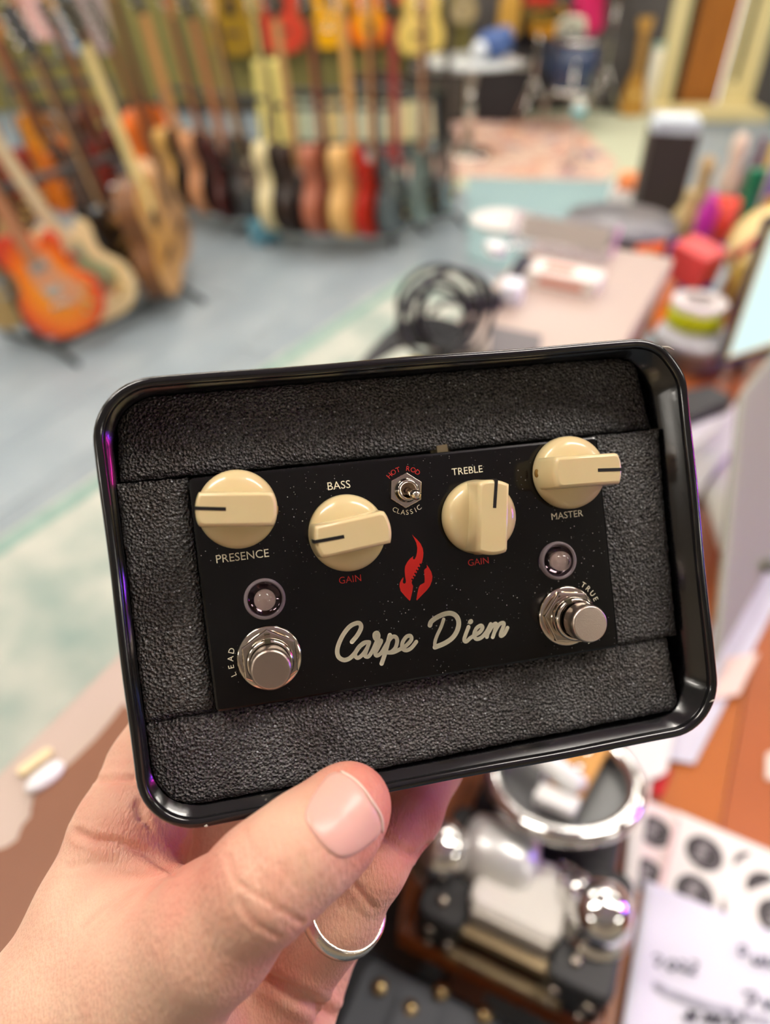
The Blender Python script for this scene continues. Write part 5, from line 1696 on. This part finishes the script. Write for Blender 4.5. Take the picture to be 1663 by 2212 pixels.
tag(MB().prism(rrect(-.11, .11, -.05, .05, .02, 4), 0, .62, .015).build('cream_case', M(236, 222, 130, .45), None, TR(p.x, 5.86, 0, R(8))), 'pale yellow case standing at the left end of the book rack', 'case')

# guitars on the olive wall, hanging from hooks
G5 = 'guitars hanging on the back wall'
wall = [(512, 118, (150, 118, 30), (190, 150, 40), 'gold guitar hanging at the left of the olive wall', 'acoustic'), (612, 112, (206, 70, 50), (176, 40, 34), 'red guitar hanging on the olive wall', 'acoustic'), (712, 104, (240, 176, 20), (222, 150, 30), 'yellow guitar hanging on the olive wall', 'single'),
        (796, 100, None, (222, 92, 30), 'orange sunburst guitar hanging on the olive wall', 'single'), (905, 120, (236, 206, 110), (196, 130, 40), 'pale yellow guitar hanging at the right of the olive wall', 'acoustic'),
        (562, 14, (226, 140, 50), (200, 110, 40), 'orange guitar bottom at the top edge left of the red one', 'single'), (754, 6, (232, 176, 30), (200, 140, 30), 'yellow guitar bottom at the top edge above the middle', 'single'), (850, 6, (206, 72, 40), (180, 50, 34), 'red guitar bottom at the top edge right of the orange one', 'single'),
        (1000, 50, (176, 160, 120), (150, 130, 90), 'pale olive guitar hanging over the high table', 'single'), (662, -60, (90, 60, 40), (80, 50, 36), 'dark brown guitar high on the olive wall', 'single')]
m_wo = burst('orange_burst', (250, 180, 10), (240, 130, 20), (226, 70, 30))
for k, (px_, py_, c3, e3, lab, sty) in enumerate(wall):
    hd_ = .105
    p = aty(px_, py_, YB - hd_)
    guitar(sty, TR(p.x, p.y, p.z, R([0, 6, -6][k % 3])) @ Euler((R(-1.5), 0, 0)).to_matrix().to_4x4() @ Matrix.Scale(.66 if py_ < 60 else 1, 4), m_wo if c3 is None else paint(c3), M(*e3, .3), lab, G5, necks[k % 4], m_rose, None, 'three')
    hk = MB().box(p.x - .03, p.x + .03, YB - .012, YB, p.z + .90, p.z + .99).cyl((p.x - .03, YB, p.z + .94), (p.x - .03, YB - .10, p.z + .95), .006, n=8).cyl((p.x + .03, YB, p.z + .94), (p.x + .03, YB - .10, p.z + .95), .006, n=8)
    hk.build('wall_hook', M(50, 46, 40, .5), wb)

# ---- high round table with chrome post
p = at(1008, 330, .02)
ht = thing('high_table', 'high round table with chrome post and foot on the patterned rug', 'table', TR(p.x, p.y, .02))
zt = aty(1022, 128, p.y).z - .02
MB().lathe([(.0, zt - .03), (.30, zt - .028), (.34, zt - .018), (.345, zt - .006), (.335, zt), (0, zt)], 48).build('table_top', M(196, 200, 200, .2), ht)
MB().lathe([(.035, .02), (.035, zt - .03)], 24).build('post', m_hw, ht)
MB().lathe([(.19, 0), (.19, .01), (.15, .02), (.05, .035), (.04, .07), (.0, .07)], 40).build('foot', m_hw, ht)
bp_ = aty(1060, 100, p.y)
bgt = thing('blue_bag', 'crumpled blue and white bag on the high table', 'bag', TR(p.x + .14, p.y, .02 + zt))
MB().sphere((0, 0, .09), .1, 14, 10, None, (1.3, .9, .9)).sphere((.06, 0, .13), .07, 12, 8).build('bag_body', M(70, 96, 150, .5), bgt)
MB().sphere((-.10, -.04, .06), .06, 12, 8).build('white_wrap', M(220, 226, 232, .5), bgt)

# ---- back right: amplifiers, drum, cymbal, stands
def amp(px_, py_, w, h, label, grille=(70, 66, 60)):
    p = at(px_, py_, 0)
    t = thing('guitar_amplifier', label, 'amplifier', TR(p.x, p.y, .0195, R(-6)), 'amplifiers by the back wall')
    MB().prism(rrect(-w / 2, w / 2, -.11, .11, .012, 3), 0, h, .008).build('cabinet', M(34, 32, 34, .5), t)
    MB().box(-w / 2 + .03, w / 2 - .03, -.116, -.11, .04, h * .72).build('grille', M(*grille, .7), t)
    MB().box(-w / 2 + .03, w / 2 - .03, -.116, -.11, h * .78, h * .92).build('control_plate', M(190, 188, 180, .3, metal=.6), t)
    for q in range(5):
        MB().cyl((-w / 2 + .08 + q * .07, -.116, h * .85), (-w / 2 + .08 + q * .07, -.135, h * .85), .012, n=12).build('knob', m_black2, t)
    MB().tube(catmull([(-.09, 0, h), (-.08, 0, h + .03), (.08, 0, h + .03), (.09, 0, h)], 5), .01, 8).build('handle', m_black2, t)


amp(945, 262, .52, .46, 'black guitar amplifier left of the high table post')
amp(1078, 262, .46, .50, 'tall black guitar amplifier behind the high table', (40, 38, 40))
amp(820, 300, .46, .42, 'black amplifier behind the middle rack', (96, 90, 70))
p = at(1205, 262, .0)
dm = thing('floor_drum', 'dark blue floor drum with chrome hoops near the dark wall', 'drum', TR(p.x, p.y - .3, .0195))
MB().lathe([(.19, .28), (.19, .62)], 36).build('shell', M(52, 66, 96, .25, coat=.5), dm)
for z_ in (.28, .62):
    MB().lathe([(.19, z_ - .012), (.202, z_ - .01), (.202, z_ + .012), (.19, z_ + .014)], 36, None, True, False).build('hoop', m_hw, dm)
MB().lathe([(.19, .615), (0, .618)], 36, None, True, False).build('drum_head', M(226, 226, 220, .5), dm)
for q in range(3):
    a_ = R(120 * q + 20)
    MB().tube([(.2 * math.cos(a_), .2 * math.sin(a_), .5), (.2 * math.cos(a_), .2 * math.sin(a_), .2), (.25 * math.cos(a_), .25 * math.sin(a_), .01)], .009, 8).build('leg', m_hw, dm)
for k, (px_, py_, zc, lab) in enumerate(((1290, 255, .95, 'brass cymbal on a chrome stand beside the small wooden instrument'), (1140, 285, .80, 'small brass cymbal on a chrome stand behind the drum'))):
    p = at(px_, py_, 0)
    cy_ = thing('cymbal_stand', lab, 'cymbal', TR(p.x, p.y, .0195))
    MB().lathe([(.0, .012), (.03, .02), (.05, .008), (.17, 0)], 36, TR(0, 0, zc, 0, R(18)), True, False).build('cymbal', M(212, 176, 84, .2, metal=1.0), cy_)
    MB().cyl((0, 0, .3), (0, 0, zc), .01).build('post', m_hw, cy_)
    for q in range(3):
        a_ = R(120 * q)
        MB().tube([(0, 0, .38), (.2 * math.cos(a_), .2 * math.sin(a_), .01)], .008, 8).build('leg', m_hw, cy_)
# small light on a thin stand
p = at(1240, 362, .02)
sl = thing('lamp_stand', 'thin stand with a small cyan and white lamp head on the patterned rug', 'lamp', TR(p.x, p.y, .02))
zs = aty(1226, 258, p.y).z
MB().cyl((0, 0, .01), (-.03, 0, zs), .006).build('pole', M(170, 174, 176, .3, metal=.8), sl)
for q in range(3):
    MB().tube([(0, 0, .12), (.12 * math.cos(R(120 * q)), .12 * math.sin(R(120 * q)), .006)], .006, 8).build('leg', M(150, 154, 156, .4), sl)
MB().lathe([(0, 0), (.045, .01), (.05, .04), (.045, .05)], 24, TR(-.03, 0, zs)).build('lamp_base', M(90, 190, 206, .3), sl)
MB().lathe([(.045, .05), (.04, .09), (.0, .10)], 24, TR(-.03, 0, zs)).build('lamp_cap', M(240, 240, 228, .4), sl)

# golden string instrument leaning on the dark wall
p = at(1350, 241, .008)
zz = thing('wooden_lute', 'small golden wooden lute leaning on the dark wall left of the door', 'lute', TR(p.x, p.y - .14, .0115, R(4)) @ Euler((R(-7), 0, 0)).to_matrix().to_4x4() @ Matrix.Scale(.78, 4))
MB().prism([(p_.x, p_.y) for p_ in catmull([(-.13, 0, 0), (.13, 0, 0), (.135, .10, 0), (.115, .24, 0), (.075, .36, 0), (.045, .42, 0), (-.045, .42, 0), (-.075, .36, 0), (-.115, .24, 0), (-.135, .10, 0)], 4, True)], 0, .07, .006, T90).build('body', M(186, 138, 58, .35, coat=.3), zz)
MB().lathe([(.045, 0), (.045, .002), (0, .002)], 24, TR(0, -.07, .2) @ T90).build('sound_hole', M(226, 190, 110, .5), zz)
MB().box(-.045, .045, -.075, -.045, .36, .80).build('neck', M(176, 128, 56, .4), zz)
MB().prism([(-.05, 0), (.05, 0), (.085, .10), (.075, .14), (-.075, .14), (-.085, .10)], 0, .03, .004, TR(0, -.04, .78) @ T90).build('headstock', M(190, 144, 66, .4), zz)
for q in range(7):
    MB().box(-.047, .047, -.079, -.075, .42 + q * .05, .428 + q * .05).build('fret', M(226, 196, 120, .3, metal=.5), zz)
p = at(1392, 243, .008)
wp_ = thing('white_tube', 'pale rolled poster tube standing beside the golden lute', 'tube', TR(p.x, p.y - .02, .008))
MB().lathe([(.05, 0), (.05, .52), (.042, .52), (.042, .01)], 20, None, True, False).build('tube_wall', M(226, 220, 196, .5), wp_)
MB().lathe([(.052, .50), (.052, .53), (0, .53)], 20).build('tube_cap', M(170, 200, 180, .5), wp_)

# bags and boxes hung on the dark wall
def wallbag(px_, py_, w, h, c3, label, dy=.06, name='hanging_bag', cat='bag'):
    p = aty(px_, py_, YB - dy)
    t = thing(name, label, cat, TR(p.x, p.y, p.z))
    MB().prism([(q.x, q.y) for q in catmull([(-w / 2, -h / 2, 0), (w / 2, -h / 2, 0), (w * .55, 0, 0), (w * .42, h / 2, 0), (-w * .42, h / 2, 0), (-w * .55, 0, 0)], 5, True)], -.04, .04, .02, T90).build('bag_body', M(*c3, .4), t)
    MB().tube(catmull([(-w * .25, 0, h / 2), (-w * .12, .02, h / 2 + .10), (w * .12, .02, h / 2 + .10), (w * .25, 0, h / 2)], 5), .008, 8).cyl((0, -.0, h / 2 + .10), (0, dy, h / 2 + .10), .006, n=8).build('strap', m_black2, t)


wallbag(1270, 22, .24, .30, (232, 40, 110), 'bright pink bag hanging on the dark wall')
wallbag(1185, 45, .24, .20, (226, 160, 30), 'yellow bag hanging left of the pink one', .15)
wallbag(1100, 35, .16, .28, (206, 160, 70), 'gold bag hanging over the tall amplifier', .15)
wallbag(1232, 72, .22, .22, (226, 224, 200), 'cream bag hanging below the pink one', .25)
wallbag(1140, 60, .16, .50, (26, 24, 26), 'black gig bag hanging beside the gold bag')
wallbag(1165, -8, .2, .18, (196, 40, 30), 'red bag at the top edge above the yellow one', .32)
wallbag(1225, 120, .34, .26, (70, 84, 110), 'slate blue bag hanging over the floor drum', .36)

# posters on the left part of the back wall
for k, (px_, py_, w, h, c3, lab) in enumerate(((62, 10, .28, .5, (224, 176, 170), 'pink poster on the wall at top left'), (132, 25, .22, .6, (150, 170, 186), 'pale blue poster at top left'), (190, 10, .3, .7, (170, 150, 146), 'mauve grey banner at top left'))):
    p = aty(px_, py_, YB - .012)
    t = thing('wall_poster', lab, 'poster', TR(p.x, p.y, p.z))
    MB().box(-w / 2, w / 2, 0, .006, -h / 2, h / 2).build('poster_sheet', M(*c3, .6), t)
    MB().box(-w / 2 - .01, w / 2 + .01, -.004, .012, h / 2, h / 2 + .015).build('poster_rail', M(90, 84, 80, .5), t)
